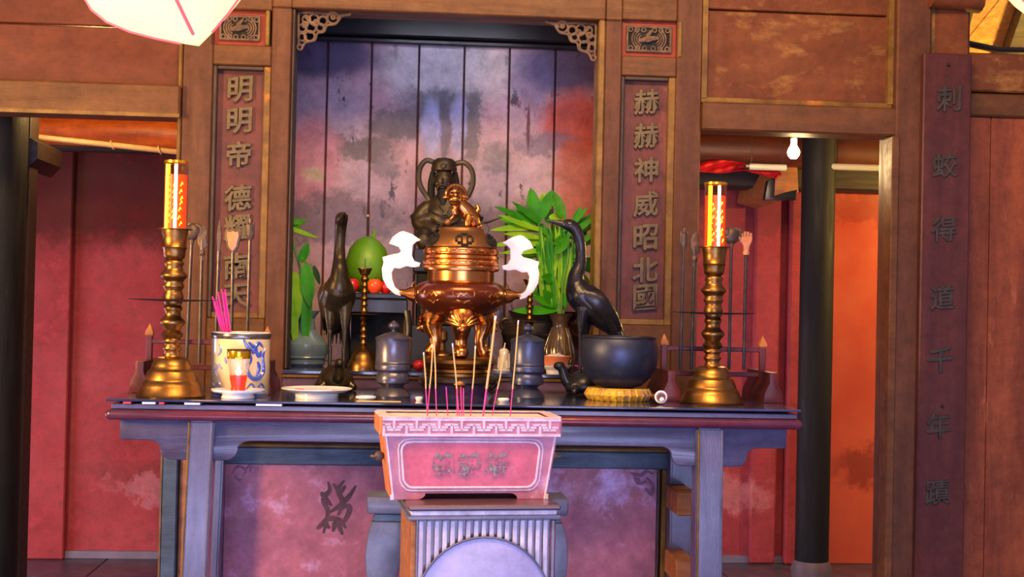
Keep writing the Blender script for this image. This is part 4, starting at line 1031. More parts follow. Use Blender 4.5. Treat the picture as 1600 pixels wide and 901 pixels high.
# ---- black singing bowl on cushion
BYY = 3.76; k = S(966, BYY)
e = empty('bowl_cushion', base(966, BYY))
m = MB(); m.lathe([(0, 0), (44*k, 0), (49*k, 4*k), (51*k, 10*k), (48*k, 17*k), (42*k, 20*k), (30*k, 18*k), (0, 16*k)], 48); m.build('ring', 'gold_cloth', e)
for i in range(28):
    a = 2*math.pi*i/28; MB().tube([(r*k*math.cos(a), r*k*math.sin(a), z*k) for r, z in ((46, 2), (51.5, 9), (46, 18))], 2.4*k, 6).build('fold', 'gold_cloth', e)
tag(e, 'gold brocade ring cushion under the black bowl', 'cushion')
e = empty('singing_bowl', base(966, BYY)+Vector((0, 0, 18.2*k)))
MB().lathe([(0, 0), (20*k, 0), (36*k, 5*k), (50*k, 18*k), (59*k, 36*k), (62*k, 54*k), (60.5*k, 68*k), (57*k, 77*k), (58*k, 79*k), (58*k, 81*k), (55*k, 81*k), (55*k, 77*k), (58*k, 66*k), (59*k, 52*k), (55*k, 34*k), (40*k, 14*k), (0, 6*k)], 64).build('bowl', 'gong', e)
MB().torus((0, 0, 80*k), 56.8*k, 1.6*k, None, 64, 8).build('rim', 'black_lacquer', e)
tag(e, 'large black metal bowl on a gold cushion, right part of the table', 'bowl')
e = empty('bowl_mallet', base(1033, 3.6)); k = S(1033, 3.6)
MB().torus((0, 0, 12*k), 8.6*k, 1.6*k, rotx(R(90)), 24, 8).build('white_ring', 'porcelain', e)
MB().tube([(0, -.012, 12*k), (0, .0, 12*k), (.0, .08, 9*k), (0, .14, 6*k)], [6*k, 7.8*k, 6*k, 5*k], 16).build('stick', 'maroon', e)
MB().ell((0, -.014, 8.5*k), (4*k, 4*k, 4*k), seg=12).build('tip', 'porcelain', e)
tag(e, 'dark red mallet with white ring lying right of the gold cushion', 'mallet')

# ================================================================== INSIDE THE NICHE
def nb(px, Y): return Vector((X(px, 560, Y), Y, SILL))
# small brass candlesticks
def small_cs(px, Y, label):
    k = S(px, Y); e = empty('small_candlestick', nb(px, Y)); yb = 576
    MB().lathe(lat([(0, 576), (24, 576), (24, 573), (21, 563), (19, 561), (18, 556), (14, 550), (12, 548), (8, 545), (5, 541)], yb, k), 32).build('foot', 'brass', e)
    prof = []
    for i in range(11):
        y = 541-i*10; r = 4.5+(1.5 if i % 3 == 1 else .3)
        prof += [(3.4, y), (r, y-3.2), (r+.6, y-5), (r, y-6.8)]
    prof += [(4, 431), (8, 428), (9, 424), (11, 421), (11, 419), (8, 419), (7, 422), (0, 422)]
    MB().lathe(lat(prof, yb, k), 20).build('stem', 'brass', e)
    MB().lathe(lat([(4, 492), (26, 491.5), (27, 490.5), (26, 490.5), (4, 490)], yb, k), 32).build('drip_pan', 'dark_edge', e)
    MB().tube([(0, 0, 155*k), (0, 0, 172*k)], .8*k, 6).build('pricket', 'iron', e)
    return tag(e, label, 'candlestick', 'small ringed brass candlesticks')
s1 = small_cs(567, 4.42, 'slender ringed brass candlestick in front of the pomelo')
s2 = dup(s1, nb(826, 4.46), 'slender ringed brass candlestick half hidden behind the right pewter jar')
s2.scale = (1, 1, .93)
# dark stand with fruit
FYY = 4.62; k = S(585, FYY)
st = empty('fruit_stand', nb(588, FYY)); zt = Z(588, 458, FYY)-SILL; hw = 52*k
MB().box(-hw, hw, -.10, .10, zt-.02, zt, .004).build('top', 'black_lacquer', st)
MB().box(-hw*.9, hw*.9, -.085, .085, zt-.07, zt-.021, .003).build('frieze', 'black_lacquer', st)
for sx in (-1, 1):
    for sy in (-1, 1): MB().tube(smooth_pts([(sx*hw*.88, sy*.08, zt-.06), (sx*hw*.95, sy*.085, zt*.5), (sx*hw*.85, sy*.08, .04), (sx*hw*.95, sy*.088, .008)], 4), [.012]*13, 8).build('leg', 'black_lacquer', st)
MB().box(-hw*.8, hw*.8, .06, .07, .01, zt-.07, 0).build('back_board', 'hole_black', st)
tag(st, 'black lacquered stand carrying the fruit in the niche', 'stand')
ft = Vector((st.location.x, FYY, SILL+zt))
def fruit(px, py, Y, r, m, label, nm='apple'):
    k = S(px, Y); p = at(px, py, Y); e = empty(nm, (p.x, Y, ft.z+.0005))
    MB().lathe([(0, .12*r*k), (.35*r*k, .02*r*k), (.5*r*k, 0), (.85*r*k, .35*r*k), (r*k, .95*r*k), (.92*r*k, 1.4*r*k), (.6*r*k, 1.78*r*k), (.3*r*k, 1.82*r*k), (0, 1.68*r*k)], 28).build('flesh', m, e)
    MB().tube([(0, 0, 1.65*r*k), (.15*r*k, 0, 2.1*r*k)], .06*r*k, 6).build('stem', 'dark_edge', e)
    return tag(e, label, 'fruit', 'apples around the pomelo')
fruit(550, 443, 4.56, 12, 'apple', 'red apple at the left of the fruit stand beside the crane')
fruit(586, 443, 4.555, 12, 'apple_orange', 'orange-red apple right of the small brass candlestick')
fruit(603, 445, 4.57, 10, 'apple', 'small red apple half behind the white censer handle')
p = at(574, 400, 4.63); k = S(574, 4.63)
e = empty('pomelo', (p.x, 4.645, ft.z+.0005))
MB().lathe([(0, 0), (14*k, 1*k), (26*k, 12*k), (34*k, 32*k), (34*k, 50*k), (28*k, 70*k), (18*k, 82*k), (8*k, 88*k), (0, 89*k)], 40).build('rind', 'pomelo', e)
MB().tube(smooth_pts([(8*k, 0, 86*k), (10*k, 0, 93*k), (9*k, 0, 98*k)], 3), 2.4*k, 8).build('stem', 'leaf_light', e)
tag(e, 'large green pomelo on the black fruit stand', 'fruit')
e = empty('burnt_incense_stick', (p.x-.002, 4.74, ft.z))
MB().tube([(0, 0, 0), (-.004, 0, Z(571, 337, 4.74)-ft.z)], .0025, 6).build('stem', 'dark_edge', e); MB().ell((-.004, 0, Z(571, 337, 4.74)-ft.z), (.005, .004, .005), seg=8).build('tip', 'incense_tan', e)
tag(e, 'thin brown stick standing upright behind the pomelo', 'incense')

# deity statue on a dark throne
DY = 4.76; k = S(692, DY); dz0 = H-(345-476)*k
zn = SILL
th = empty('statue_pedestal', nb(700, DY)); zt = Z(700, 392, DY)-SILL
MB().box(-60*k, 62*k, -.13, .13, 0, zt*.35, .006).build('lower_step', 'black_lacquer', th)
MB().box(-52*k, 54*k, -.12, .12, zt*.35, zt*.8, .006).build('middle_step', 'black_wood', th)
MB().box(-58*k, 60*k, -.13, .13, zt*.8, zt, .006).build('top_step', 'black_lacquer', th)
for i in range(5): MB().box((-46+i*20)*k, (-34+i*20)*k, -.127, -.12, zt*.45, zt*.72, .002).build('carved_panel', 'black_lacquer', th)
tag(th, 'stepped black pedestal beneath the seated deity statue in the niche', 'pedestal')
de = empty('deity_statue', Vector((X(694, 392, DY), DY, SILL+zt+.0005))); dx = 694; yb = 392
def D(u, y, d=0): return Vector(((u-dx)*k, d*k, (yb-y)*k))
b = MB()
b.tube([D(698, 391), D(698, 370), D(697, 350), D(696, 330), D(694, 312), D(693, 303)], [46*k, 42*k, 34*k, 34*k, 27*k, 12*k], 24, flat=.75, updir=(0, 1, 0))
for s in (-1, 1):
    sh2 = D(695+s*26, 322, 0); el = D(697+s*42, 350, -6); ha = D(694+s*10, 360, -30)
    b.tube(smooth_pts([sh2, (sh2+el)/2+Vector((s*6*k, 0, 0)), el, (el+ha)/2+Vector((0, 0, -3*k)), ha], 4), [r*k for r in lerp_list([11, 12, 13, 11, 6], 4)], 14)
    b.tube([D(697+s*26, 345, -8), D(697+s*42, 348, -8), D(697+s*51, 344, -6), D(697+s*57, 337, -4)], [12*k, 12*k, 6*k, 1.5*k], 10)     # flying sleeve
    b.tube(smooth_pts([D(696+s*20, 376, -10), D(697+s*36, 374, -34), D(696+s*28, 388, -38)], 4), [r*k for r in lerp_list([16, 15, 12], 4)], 12)   # knees
b.ell(D(691, 282, -2), (15.5*k, 15*k, 21*k)); b.ell(D(691, 305, 0), (11*k, 10*k, 12*k))
o = b.build('robed_body', 'deity_bronze', de); remesh(o, 2.0*k, 3)
f = MB()     # face features
f.ell(D(689, 284, -14), (2.6*k, 4.5*k, 6*k), seg=12)
for s in (-1, 1):
    f.tube([D(689+s*3, 276, -15.5), D(689+s*7, 274, -15), D(689+s*11, 276, -13)], 1.1*k, 6)
    f.ell(D(689+s*6.5, 279.5, -13.5), (3.4*k, 2.5*k, 1.6*k), seg=12)
    f.ell(D(689+s*8.5, 289, -11), (4*k, 4*k, 4.5*k), seg=12)
    f.ell(D(691+s*16, 283, 0), (2.5*k, 4*k, 8*k), seg=12)
    f.tube(smooth_pts([D(689, 290.5, -16.5), D(689+s*6, 292, -15.5), D(689+s*9, 299, -13)], 3), [1.5*k]*7, 6)
f.ell(D(689, 294.5, -14.5), (5*k, 2.5*k, 1.8*k), seg=12)
f.build('face', 'deity_bronze', de)
f = MB(); f.tube(smooth_pts([D(689, 298, -13), D(690, 308, -17), D(691, 322, -20), D(692, 334, -21)], 4), [r*k for r in lerp_list([7, 8, 5.5, 1], 4)], 12, flat=.6, updir=(0, 1, 0)); f.build('beard', 'black_wood', de)
for s in (-1, 1): MB().tube(smooth_pts([D(691+s*17, 268, 4), D(691+s*19, 285, 4), D(691+s*19, 304, 4), D(691+s*16, 318, 2)], 4), [r*k for r in lerp_list([4, 6, 6, 3], 4)], 10).build('hair_lock', 'black_wood', de)
f = MB(); f.lathe([(16*k, 0), (20*k, 0), (20.5*k, 3*k), (19*k, 8*k), (19.5*k, 10*k), (17.5*k, 15*k), (12*k, 19*k), (0, 21*k)], 28, c=D(691, 267, 0), sy=.95)
f.ell(D(690, 262, -18), (5*k, 2.5*k, 5*k), seg=12)
f.build('hat', 'deity_bronze', de)
for s, P in ((-1, [(678, 256), (664, 251), (654, 262), (652, 280), (657, 296), (668, 312), (676, 330), (682, 340)]), (1, [(706, 256), (722, 253), (734, 264), (737, 282), (733, 298), (724, 312), (716, 326)])):
    MB().tube(smooth_pts([D(u, y, -4 if i > 5 else 2) for i, (u, y) in enumerate(P)], 4), 4.3*k, 10, flat=.5, updir=(0, 1, 0)).build('hat_ribbon', 'deity_bronze', de)
f = MB()
for s in (-1, 1):
    f.ell(D(694+s*6, 360, -34), (7*k, 6*k, 5*k), seg=14)
    for j in range(4): f.tube([D(694+s*(8-j*.5), 357+j*2.4, -37), D(694+s*(3-j*.5), 358+j*2.4, -41), D(694-s*(1), 360+j*2.2, -40)], 1.5*k, 6)
    f.tube([D(694+s*8, 356, -34), D(694+s*3, 352, -37)], 1.7*k, 6)
f.build('hands', 'deity_bronze', de)
for y, r1 in ((334, 33), (345, 36)):
    MB().tube(smooth_pts([D(668, y-6, -12), D(680, y+4, -26), D(694, y+7, -30), D(710, y+4, -26), D(722, y-6, -12)], 4), 1.6*k, 6).build('robe_fold', 'deity_bronze', de)
for s in (-1, 1): MB().tube(smooth_pts([D(693+s*14, 312, -10), D(694+s*8, 325, -22), D(694-s*3, 338, -27)], 4), 2*k, 6).build('collar', 'deity_bronze', de)
tag(de, 'dark bearded deity statue with looping hat ribbons, seated behind the censer lion', 'statue')
e = empty('ceremonial_sword', D(742, 350, -30)+de.location)
MB().tube([(0, 0, 0), (18*k, 0, 3*k), (40*k, 0, 11*k)], [2.6*k, 2.2*k, .6*k], 8).build('blade', 'black_lacquer', e)
MB().tube([(-22*k, 6*k, -5*k), (0, 0, 0)], [2.6*k, 3*k], 8).build('hilt', 'deity_bronze', e)
MB().torus((12*k, -2*k, -8*k), 8*k, .8*k, rotx(R(90)), 20, 6).build('wire_ring', 'iron', e)
tag(e, 'short black sword with wire ring jutting right from the deity statue', 'sword')

# right: dark urn, brown glazed vase with plant
UY = 4.74; k = S(850, UY)
e = empty('bronze_urn', nb(848, UY))
MB().lathe([(0, 0), (40*k, 0), (44*k, 6*k), (36*k, 12*k), (58*k, 30*k), (66*k, 52*k), (60*k, 70*k), (50*k, 76*k), (54*k, 84*k), (56*k, 88*k), (50*k, 88*k), (46*k, 78*k), (0, 74*k)], 48).build('urn_body', 'urn_bronze', e)
for s in (-1, 1): MB().torus((s*58*k, 0, 66*k), 9*k, 3*k, rotx(R(90)), 20, 8).build('handle', 'urn_bronze', e)
tag(e, 'dark bronze urn in the shadow behind the right pewter jar', 'urn')
VY = 4.50; k = S(874, VY)
vs_ = empty('flower_vase', nb(874, VY))
MB().lathe([(0, 0), (16*k, 0), (20*k, 4*k), (24*k, 20*k), (23*k, 34*k), (17*k, 54*k), (12*k, 68*k), (12*k, 76*k), (17*k, 86*k), (20*k, 90*k), (18*k, 90*k), (10*k, 76*k), (9*k, 68*k), (0, 60*k)], 40).build('vase_body', 'vase_brown', vs_)
wr_ = MB()
for i in range(14):
    a = i/14*2*math.pi; wr_.tube([(r*k*math.cos(a+t), r*k*math.sin(a+t), z*k) for r, z, t in ((21, 4, 0), (24.5, 20, .1), (23.5, 34, 0), (17.5, 54, .1), (12.5, 68, 0))], 1.2*k, 6)
wr_.build('glaze_ribs', 'vase_brown', vs_)
tag(vs_, 'glossy brown ribbed vase holding the tall green plant, right of the censer', 'vase')
def leaf(m, p0, p1, w_, droop=0, up_=Vector((0, -1, .3))):
    p0, p1 = Vector(p0), Vector(p1); d = p1-p0; L_ = d.length; side = d.cross(up_).normalized(); nrm = side.cross(d).normalized()
    t = bmesh.new(); rows = []; n = 8
    for i in range(n+1):
        u = i/n; ww = w_*math.sin(math.pi*min(1, u*.9+.08))**.8*(1-u*.15) if i < n else .0005
        c = p0+d*u+Vector((0, 0, -droop*u*u*L_))
        rows.append([t.verts.new(c+side*ww*s+nrm*(-.0 if s == 0 else .18*ww)) for s in (-1, -.5, 0, .5, 1)])
    for a, b in zip(rows, rows[1:]):
        for j in range(4): t.faces.new((a[j], a[j+1], b[j+1], b[j]))
    r = bmesh.ops.extrude_face_region(t, geom=t.faces[:])
    for v in [g for g in r['geom'] if isinstance(g, bmesh.types.BMVert)]: v.co += nrm*.0012
    m.join(t)
def plant(name, loc, leaves, stems, label, Y):
    e = empty(name, loc)
    s = MB()
    for P in stems: s.tube(smooth_pts([at(a, b, Y+dy)-Vector(loc) for a, b, dy in P], 4), .0045, 7)
    s.build('stem', 'stem', e)
    for (a, b, c, d, w_, mm, dy0, dy1, dr) in leaves:
        m = MB(); leaf(m, at(a, b, Y+dy0)-Vector(loc), at(c, d, Y+dy1)-Vector(loc), w_*S(a, Y), dr); m.build('leaf', mm, e, ang=60)
    return tag(e, label, 'plant')
G, GL, GD = 'leaf', 'leaf_light', 'leaf_dark'
LV = [(838, 345, 829, 293, 12, G, 0, 0, 0), (842, 345, 863, 296, 10, G, 0, -.02, 0), (858, 340, 882, 338, 7, GL, 0, 0, 0), (862, 300, 884, 345, 10, G, -.01, -.03, 0), (840, 350, 772, 322, 6, G, 0, -.05, 0), (842, 356, 766, 352, 6, GL, 0, -.03, .1),
      (846, 362, 780, 342, 7, G, .02, .04, 0), (848, 372, 768, 384, 6, GL, 0, 0, 0), (850, 380, 796, 376, 8, GL, 0, -.03, 0), (828, 356, 806, 320, 7, G, 0, 0, 0), (880, 362, 930, 333, 5, G, 0, 0, 0), (896, 352, 908, 322, 6, G, 0, 0, 0),
      (886, 372, 930, 344, 8, GD, .02, .03, 0), (892, 360, 926, 352, 9, G, .03, .03, .1), (862, 420, 856, 364, 9, G, 0, 0, 0), (866, 410, 878, 372, 9, G, .02, 0, .1), (882, 376, 864, 372, 9, G, -.02, -.04, .4), (888, 372, 866, 398, 9, G, -.02, -.05, 0),
      (856, 440, 838, 380, 8, G, 0, -.02, 0), (860, 455, 850, 402, 8, G, 0, 0, 0), (870, 440, 846, 425, 9, G, 0, -.04, .2), (872, 470, 852, 430, 7, GL, 0, -.02, 0), (874, 478, 864, 428, 6, GL, 0, -.01, 0), (872, 480, 830, 462, 7, G, 0, -.04, 0),
      (872, 484, 800, 486, 8, G, 0, -.05, 0), (868, 478, 848, 452, 8, G, 0, -.03, 0), (880, 480, 890, 440, 8, G, 0, 0, 0), (890, 420, 930, 400, 9, GD, .03, .04, .1), (900, 400, 928, 428, 9, GD, .03, .03, 0), (896, 440, 926, 470, 9, GD, .03, .03, 0),
      (850, 395, 800, 402, 7, G, .03, .02, 0), (852, 400, 830, 430, 9, GD, .02, 0, 0), (900, 380, 934, 372, 9, GD, .04, .04, 0), (876, 400, 884, 350, 8, G, .02, 0, 0), (846, 340, 850, 300, 9, GL, .02, .02, 0), (858, 352, 856, 320, 8, G, .02, .02, 0),
      (890, 460, 912, 478, 7, G, 0, 0, 0), (868, 466, 836, 440, 7, GD, .02, 0, 0), (866, 430, 832, 408, 8, G, .01, 0, .1), (880, 350, 902, 372, 9, GL, .02, .0, 0)]
for i in range(60):      # the darker mass of leaves inside
    a, b = random.uniform(850, 905), random.uniform(370, 470); c, d = a+random.uniform(-40, 34), b-random.uniform(-10, 46)
    LV.append((a, b, min(c, 926), d, random.uniform(5, 9), random.choice((GD, G, G, GL)), .02+.04*random.random(), .02+.05*random.random(), .1))
for i in range(22):      # upright narrow stalk leaves and outward sprays
    a = random.uniform(846, 890); LV.append((a, random.uniform(440, 482), a+random.uniform(-14, 14), random.uniform(350, 410), random.uniform(3, 5), random.choice((G, GL)), -.01, -.02, 0))
for a, b, c, d in ((845, 350, 800, 312), (842, 360, 778, 332), (846, 372, 786, 362), (850, 392, 782, 392), (884, 360, 918, 322), (892, 366, 930, 338), (896, 384, 932, 362), (852, 410, 806, 418)):
    LV.append((a, b, c, d, 5.5, random.choice((G, GL)), -.01, -.04, .05))
plant('bamboo_plant', vs_.location+Vector((0, 0, .19)), LV,
      [[(874, 500, 0), (868, 440, 0), (850, 380, 0), (840, 345, 0)], [(874, 500, 0), (872, 450, 0), (866, 400, .01), (858, 350, .01)], [(876, 500, 0), (880, 440, -.02), (888, 400, -.02), (884, 376, -.02)], [(877, 500, 0), (892, 440, .02), (894, 390, .02), (896, 352, 0)], [(875, 500, 0), (862, 450, 0), (856, 420, 0)]],
      'bushy bright green leafy plant in the brown vase', VY)
VL = 4.56
lv = empty('flower_vase', nb(478, VL)); k = S(478, VL)
MB().lathe([(0, 0), (26*k, 0), (30*k, 4*k), (30*k, 14*k), (34*k, 20*k), (34*k, 34*k), (28*k, 42*k), (14*k, 56*k), (12*k, 74*k), (20*k, 86*k), (17*k, 86*k), (9*k, 74*k), (0, 60*k)], 40).build('vase_body', 'vase_celadon', lv)
MB().torus((0, 0, 14*k), 31*k, 2*k, None, 40, 8).build('foot_ring', 'vase_celadon', lv)
tag(lv, 'pale blue-green vase holding the drooping plant, left end of the niche', 'vase')
LV = [(460, 425, 466, 500, 11, GL, -.04, -.05, 0), (452, 425, 458, 545, 9, G, -.02, -.03, 0), (478, 412, 484, 480, 12, G, -.05, -.06, 0), (470, 410, 482, 378, 8, G, -.04, -.05, 0), (482, 440, 476, 545, 9, G, -.05, -.05, 0), (468, 450, 474, 470, 9, GD, 0, 0, 0),
      (450, 360, 480, 342, 5, G, 0, 0, 0), (440, 352, 498, 372, 4, GL, -.02, -.03, 0), (445, 345, 476, 348, 6, G, 0, 0, 0), (450, 430, 452, 372, 8, G, 0, 0, 0), (490, 415, 500, 445, 5, GD, 0, 0, 0), (466, 440, 470, 530, 10, GD, .02, .02, 0), (446, 440, 448, 520, 10, GD, .02, .02, 0), (474, 425, 478, 475, 11, G, -.03, -.04, 0), (458, 470, 462, 545, 7, GL, -.05, -.05, 0)]
plant('drooping_plant', lv.location+Vector((0, 0, .19)), LV, [[(478, 500, 0), (474, 450, 0), (464, 400, -.02), (450, 355, 0)], [(478, 500, 0), (482, 450, -.03), (480, 415, -.04), (470, 400, -.04)], [(477, 500, 0), (466, 450, -.02), (456, 425, -.02)]],
      'green plant with long drooping leaves at the left edge of the niche', VL)
# terracotta saucer of ash on a white dish; candle stub on a dish; brass cup
k = S(868, 4.36); e = empty('white_dish', nb(868, 4.355))
MB().lathe([(0, 0), (14*k, 0), (15*k, 5*k), (25*k, 11*k), (26*k, 13*k), (0, 12*k)], 32).build('dish', 'porcelain', e); tag(e, 'white footed dish under the terracotta saucer', 'dish')
e = empty('terracotta_saucer', nb(868, 4.355)+Vector((0, 0, 13.05*k)))
MB().lathe([(0, 0), (19*k, 0), (24*k, 14*k), (22.5*k, 14*k), (18*k, 9*k), (0, 9*k)], 32).build('saucer', 'terracotta', e)
MB().lathe([(21*k, 8*k), (18*k, 13*k), (8*k, 17*k), (0, 18*k)], 20).build('ash_heap', 'ash', e)
tag(e, 'orange terracotta saucer heaped with ash, left of the black bowl', 'saucer')
k = S(787, 4.36); e = empty('candle_dish', nb(787, 4.335))
MB().lathe([(0, 0), (12*k, 0), (16*k, 4*k), (16*k, 5*k), (0, 4*k)], 28).build('dish', 'porcelain', e); tag(e, 'little white dish under the candle stub', 'dish')
e = empty('candle_stub', nb(787, 4.335)+Vector((0, 0, 4.2*k)))
m = MB(); m.lathe([(0, 0), (9*k, 0), (8*k, 6*k), (7*k, 20*k), (7.5*k, 30*k), (4*k, 33*k), (0, 34*k)], 16)
for i in range(7): a = i*.9; m.tube([(7.5*k*math.cos(a), 7.5*k*math.sin(a), (26-i*2)*k), (9*k*math.cos(a), 9*k*math.sin(a), 3*k)], 1.8*k, 6)
m.build('wax', 'wax_white', e); MB().tube([(0, 0, 33*k), (2*k, 0, 42*k)], 1*k, 6).build('wick', 'wax_white', e)
tag(e, 'short dripping white candle stub between censer and right pewter jar', 'candle')
k = S(690, 4.45); e = empty('brass_cup', nb(690, 4.40))
MB().lathe([(0, 0), (22*k, 0), (22*k, 6*k), (17*k, 10*k), (17*k, 16*k), (20*k, 18*k), (17*k, 26*k), (6*k, 32*k), (5*k, 42*k), (9*k, 48*k), (8*k, 60*k), (0, 64*k)], 32).build('cup', 'brass', e)
tag(e, 'small brass holder seen between the censer legs', 'holder')
for px, lb in ((655, 'small red wrapped offering left behind the censer feet'), (762, 'small red wrapped offering right behind the censer feet')):
    e = MB().ell((0, 0, .018), (.022, .02, .018), seg=14).build('red_offering', 'apple'); e.location = nb(px, 4.38); tag(e, lb, 'offering')

# ================================================================== INCENSE TROUGH, PEDESTAL AND STAND IN FRONT
RZP = R(6.0)
pdz = H-.457
px_ = X(744, 800, 3.07)
pd = empty('slatted_pedestal', (px_, 3.07, 0), RZP)
PW, PD_ = .166, .125
MB().box(-PW-.012, PW+.012, -PD_-.012, PD_+.012, pdz-.012, pdz, .004).build('top_board', 'pedestal_wood', pd)
MB().box(-PW-.004, PW+.004, -PD_-.006, PD_+.006, pdz-.024, pdz-.012, .004, 2).build('cornice', 'slat_light', pd)
MB().box(-PW-.012, PW+.012, -PD_-.012, PD_+.012, pdz-.034, pdz-.024, .004, 2).build('cornice', 'stand_blue', pd)
MB().box(-PW+.006, PW-.006, -PD_+.01, PD_, .0, pdz-.034, 0).build('body', 'pedestal_wood', pd)
n = 17; wst = 2*(PW-.012)/n
for i in range(n):
    x = -PW+.012+wst*(i+.5)
    MB().box(x-wst*.3, x+wst*.3, -PD_, -PD_+.011, .0, pdz-.036, .002).build('slat', 'slat_light', pd)
for s in (-1, 1): MB().box(s*(PW-.004)-.006, s*(PW-.004)+.006, -PD_-.001, PD_, 0, pdz-.035, .003).build('corner_post', 'block_wood' if s < 0 else 'pedestal_wood', pd)  # orange left post paints in the warm light from the left
cz = pdz-.034-.205; ra = .158
P = [(ra*math.cos(R(a)), cz+ra*math.sin(R(a))*1.05) for a in range(0, 181, 9)]; P += [(-ra, 0.02), (ra, .02)]
MB().prism(P, -PD_-.008, -PD_, .003).build('arch_panel', 'arch_panel', pd)
MB().tube([(x*1.005, -PD_-.009, z) for x, z in P[:21]], .003, 6).build('arch_bead', 'stand_blue', pd)
tag(pd, 'slatted lavender and maroon pedestal with round arch panel in front of the altar table', 'pedestal')
# trough
tr = empty('incense_trough', (X(727, 776, 3.09), 3.10, pdz+.0005), RZP)
w0, w1, hh, d0, d1 = .184, .205, .150, .075, .085     # half widths bottom/top
def taper(x0b, x1b, x0t, x1t, yb0, yb1, yt0, yt1, z0, z1, name, m, par, bev=.002):
    t = bmesh.new(); A = [t.verts.new((x, y, z0)) for x, y in ((x0b, yb0), (x1b, yb0), (x1b, yb1), (x0b, yb1))]; B = [t.verts.new((x, y, z1)) for x, y in ((x0t, yt0), (x1t, yt0), (x1t, yt1), (x0t, yt1))]
    for i in range(4): t.faces.new((A[i], A[(i+1) % 4], B[(i+1) % 4], B[i]))
    t.faces.new(A); t.faces.new(B)
    if bev: bmesh.ops.bevel(t, geom=t.edges[:], offset=bev, segments=1, affect='EDGES')
    q = MB(); q.join(t); return q.build(name, m, par)
# front board with an arched cut at the bottom
def front(y, name, m):
    pts = [(-w0, 0), (-.125, 0)] + [(-.125+.02*math.sin(t*math.pi/2/4), .014*(1-math.cos(t*math.pi/2/4))*1.0) for t in range(1, 5)] + \
          [(.095, .014)] + [(.095+.02*math.sin(t*math.pi/2/4), .014*math.cos(t*math.pi/2/4)) for t in range(1, 5)] + [(w0, 0), (w1, hh), (-w1, hh)]
    t = bmesh.new()
    vs = [t.verts.new((x, 0, z)) for x, z in pts]; f = t.faces.new(vs)
    r = bmesh.ops.extrude_face_region(t, geom=[f])
    for v in [g for g in r['geom'] if isinstance(g, bmesh.types.BMVert)]: v.co.y = .012
    for v in t.verts: v.co.y += y-(.010*v.co.z/hh if y < 0 else -.01*v.co.z/hh)
    q = MB(); q.join(t); return q.build(name, m, tr)
fb = front(-d0, 'front_board', 'trough_pink'); front(d0-.012, 'back_board', 'trough_pink')
for s in (-1, 1):
    a, b = (-w0-.002, -w0+.01) if s < 0 else (w0-.01, w0+.002); c, d = (-w1-.002, -w1+.01) if s < 0 else (w1-.01, w1+.002)
    taper(a, b, c, d, -d0+.001, d0, -d1+.001, d1, 0, hh, 'end_board', 'trough_lit_side' if s < 0 else 'trough_pink', tr)
MB().box(-w0+.01, w0-.01, -d0+.012, d0-.012, .015, .03).build('bottom_board', 'trough_pink', tr)
MB().box(-w1+.012, w1-.012, -d1+.014, d1-.014, .10, hh+.040, .004).build('sand', 'ash', tr)
rz0, rz1 = hh, hh+.042; RW = w1+.006; RD = d1+.006
for s in (-1, 1):
    f = MB().box(-RW, RW, s*RD-.006, s*RD+.006, rz0, rz1, .002).build('rim_board', 'trough_pink', tr)
    if s < 0:
        m = MB(); y = -RD-.0062
        def hb(x0, x1, z, t=.0025): m.box(x0, x1, y-.0015, y+.001, z-t, z+t)
        def vb(x, z0, z1, t=.0028): m.box(x-t, x+t, y-.0015, y+.001, z0, z1)
        hb(-RW, RW, rz0+.003, .003); hb(-RW, RW, rz1-.003, .003); nn = 8; ww = 2*RW/nn
        zl, zh, zm = rz0+.006, rz1-.006, (rz0+rz1)/2
        for i in range(nn):
            x = -RW+ww*i
            vb(x+.003, zl, zh-.008); hb(x-.014 if i else x, x+.018 if i < nn else x, zh-.009)
            vb(x+ww*.5, zl+.008, zh); hb(x+ww*.5-.016, x+ww*.5+.016, zl+.009)
            hb(x+.008, x+ww*.5-.006, zm); hb(x+ww*.5+.006, x+ww-.006, zm) 
        m.build('meander_fret', 'trough_white', f)
    else: pass
    MB().box(s*RW-.006, s*RW+.006, -RD+.006, RD-.006, rz0, rz1, .002).build('rim_board', 'trough_lit_side' if s < 0 else 'trough_pink', tr)
# top surface of the rim boards (pale)
for s in (-1, 1):
    MB().box(-RW, RW, s*(RD-.006)-.013, s*(RD-.006)+.013, rz1, rz1+.003, .001).build('rim_cap', 'trough_white', tr)
    MB().box(s*(RW-.006)-.013, s*(RW-.006)+.013, -RD+.019, RD-.019, rz1, rz1+.003, .001).build('rim_cap', 'trough_white', tr)
# cartouche on the front board
def yf(z): return -d0-.010*z/hh
cw, c0, c1 = .156, .028, .136; cxs = .0
m = MB(); 
def rr(hw, z0, z1, c):
    P = [(-hw+c, z0), (hw-c, z0)] + [(hw-c+c*math.sin(a), z0+c-c*math.cos(a)) for a in (.5, 1.1)] + [(hw+.002, z0+c), (hw+.008, z1-c)] + [(hw+.008-c+c*math.cos(a), z1-c+c*math.sin(a)) for a in (.5, 1.1)] + [(hw-c, z1), (-hw+c, z1)] + [(-hw-.008+c-c*math.sin(a), z1-c+c*math.cos(a)) for a in (.5, 1.1)] + [(-hw-.008, z1-c), (-hw-.002, z0+c)] + [(-hw+c-c*math.cos(a), z0+c-c*math.sin(a)) for a in (.5, 1.1)]
    return P
P = rr(cw, c0, c1, .02); P.append(P[0])
t = bmesh.new(); vs = [t.verts.new((x, yf(z)-.001, z)) for x, z in P[:-1]]; f = t.faces.new(vs); r = bmesh.ops.extrude_face_region(t, geom=[f])
for v in [g for g in r['geom'] if isinstance(g, bmesh.types.BMVert)]: v.co.y += .003
q = MB(); q.join(t); q.build('front_field', 'trough_red', fb)
MB().tube([(x, yf(z)-.001, z) for x, z in P], .0028, 6).build('field_border', 'trough_white', fb)
